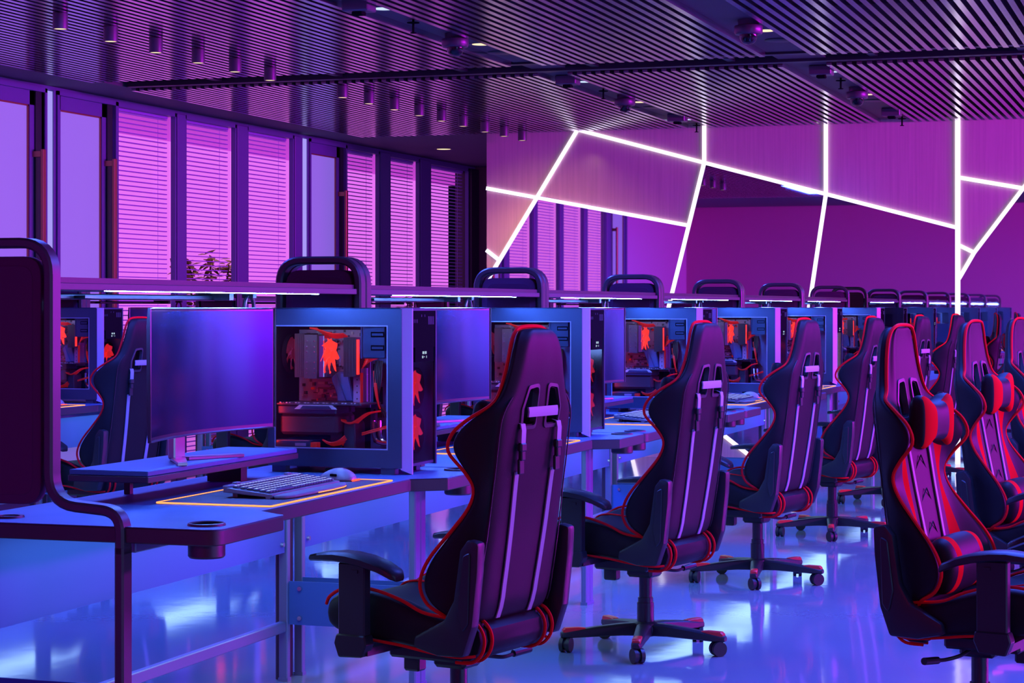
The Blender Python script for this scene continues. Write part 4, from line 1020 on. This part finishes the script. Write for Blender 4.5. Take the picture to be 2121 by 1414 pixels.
def led_off(d):
    for ch in d.children:
        if ch.name.startswith('led_strip'):
            ch.data = ch.data.copy(); ch.data.materials[0] = MAT['led_off']
desk = make_desk(); pc = make_pc(); mon = make_monitor(); ris = make_riser(); kb = make_keyboard(); mo = make_mouse(); pad = make_mat(); chair = make_chair()
CHAIR_YAW = -0.21
used = set()
def place(root, loc, label, rz=0, group=None):
    if root.name in used: o = dup(root, loc, label, rz)
    else: o = root; used.add(root.name); o.location = loc; o.rotation_euler = (0, 0, rz); o['label'] = label
    if group: o['group'] = group
    return o
NTH = ['nearest', 'second nearest', 'third nearest', 'fourth nearest', 'fifth nearest', 'farthest']
for k in range(6):
    x = X0+PITCH*k; n = NTH[k]
    place(desk, (x, 0, 0), '%s dark gaming desk of the front row, with shelf and divider frames' % n, group='front row of desks')
    if k == 0:
        fl = [o for o in bpy.data.objects if o.parent == desk and o.name.startswith('front_leg')][0]
        first_leg = fl.data; FIRST = fl
    place(pad, (x+0.55, 2.482, ZD), 'orange edged mat on the %s desk of the front row' % n)
    place(ris, (x+0.495, 2.836, ZD), 'dark monitor riser on the %s desk of the front row' % n)
    place(mon, (x+0.905, 2.895, ZD+0.096), 'black curved monitor on the riser of the %s front row desk' % n)
    place(pc, (x+1.709, 2.545, ZD), 'computer tower with red lit inside on the %s front row desk' % n)
    place(kb, (x+0.745, 2.57, ZD+0.0032), 'keyboard on the mat of the %s front row desk' % n)
    place(mo, (x+1.405, 2.645, ZD+0.0032), 'mouse beside the keyboard of the %s front row desk' % n)
    place(chair, (5.685+2.13*k, 2.06, 0), '%s black racing chair facing the front row desks, seen from behind' % n, CHAIR_YAW, group='racing chairs at the front row')
REAR = {1: '', 2: 'leftmost', 3: 'second from left', 4: 'third from left', 5: 'farthest'}
for k in range(1, 6):
    x = X0+PITCH*k; y = ROWB; n = REAR[k]
    lab = 'rear row desk beyond the left edge, seen only mirrored in the glossy floor' if k == 1 else '%s desk in view in the rear row, beyond the front row desks' % n
    rd = place(desk, (x, y, 0), lab, group='rear row of desks'); bpy.context.view_layer.update(); led_off(rd)
    if k == 1: continue
    place(pc, (x+1.709, 2.545+y, ZD), 'computer tower on the %s desk of the rear row' % n)
    place(mon, (x+0.905, 2.895+y, ZD+0.096), 'black curved monitor on the %s desk of the rear row' % n)
    place(ris, (x+0.495, 2.836+y, ZD), 'monitor riser on the %s desk of the rear row' % n)
    place(pad, (x+0.55, 2.482+y, ZD), 'orange edged mat on the %s desk of the rear row' % n)
    if k in (2, 3): place(mo, (x+1.405, 2.645+y, ZD+0.0032), 'mouse on the %s desk of the rear row' % n); place(kb, (x+0.745, 2.57+y, ZD+0.0032), 'keyboard on the %s desk of the rear row' % n)
    place(chair, (5.685+2.13*k, 2.06+y, 0), '%s racing chair in view at the rear row desks, beyond the front row' % n, CHAIR_YAW, group='racing chairs at the rear row')
for i, l in enumerate(('nearest racing chair facing right, with red sided neck pillow, at right edge', 'second racing chair facing right, behind the nearest one', 'third racing chair facing right, cut by the right edge', 'fourth racing chair facing right, only its edge in the frame')):
    place(chair, (6.36+2.13*i, 0.64, 0), l, PI+CHAIR_YAW, group='racing chairs facing right')

# ================================================================== PLANTS behind the blinds
def plant(loc, label, h, n, seed):
    random.seed(seed)
    t = thing('potted_plant', label, 'plant', loc, 0)
    bm = bmesh.new(); lathe(bm, [(0.0, 0.0), (0.14, 0.0), (0.18, 0.38), (0.17, 0.40), (0.155, 0.36), (0.0, 0.36)]); link('pot', bm, 'pot', t)
    bm = bmesh.new(); lf = bmesh.new()
    for i in range(7):
        a = random.uniform(0, 2*PI); r = random.uniform(0.15, 0.42); zt = h*random.uniform(0.8, 1.0)
        pts = bezier([(0, 0, 0.35), (r*0.3*math.cos(a), r*0.3*math.sin(a), 0.35+(zt-0.35)*0.5), (r*math.cos(a), r*math.sin(a), zt)], 6); tube(bm, pts, 0.010, 5)
        for p in pts[4:]:
            for q in range(n):
                b = random.uniform(0, 2*PI); tl = random.uniform(-0.7, 0.3); L = random.uniform(0.10, 0.19); w = L*0.28
                d = Vector((math.cos(b)*math.cos(tl), math.sin(b)*math.cos(tl), math.sin(tl))); s = d.cross(Vector((0, 0, 1))).normalized(); c0 = p+Vector((random.uniform(-.05, .05), random.uniform(-.05, .05), random.uniform(-.04, .04)))
                P5 = [c0, c0+d*L*0.35+s*w, c0+d*L, c0+d*L*0.35-s*w, c0+d*L*0.4+Vector((0, 0, 0.012))]
                V = [lf.verts.new(v) for v in P5]
                for i1, i2 in ((0, 1), (1, 2), (2, 3), (3, 0)): lf.faces.new((V[i1], V[i2], V[4]))
    link('stem', bm, 'bark', t); link('foliage', lf, 'leaf', t, recalc=False)
    return t
plant((17.93, 8.95, 0), 'leafy olive green plant behind the blinds of the middle window', 1.80, 9, 5)
plant((23.3-1.4, 8.6, 0), 'small palm behind the blinds near the khaki wall', 1.45, 3, 9)
spot('corridor_spot', (17.9, 8.55, 2.98), (1.0, 0.75, 0.35), 45, 0.75, 0.5, 0.2, (0.22, 0, 0))
area('violet_fill_light', (20.2, 4.6, 2.9), (0.5, 0, 0), 3.5, 1.0, (0.45, 0.05, 1.0), 60)  # added out of view behind the panelled wall, tints the far mullions

# first end leg: its shade is put in with the frame's darker metal
FIRST.data = FIRST.data.copy(); FIRST.data.materials[0] = MAT['frame_metal']
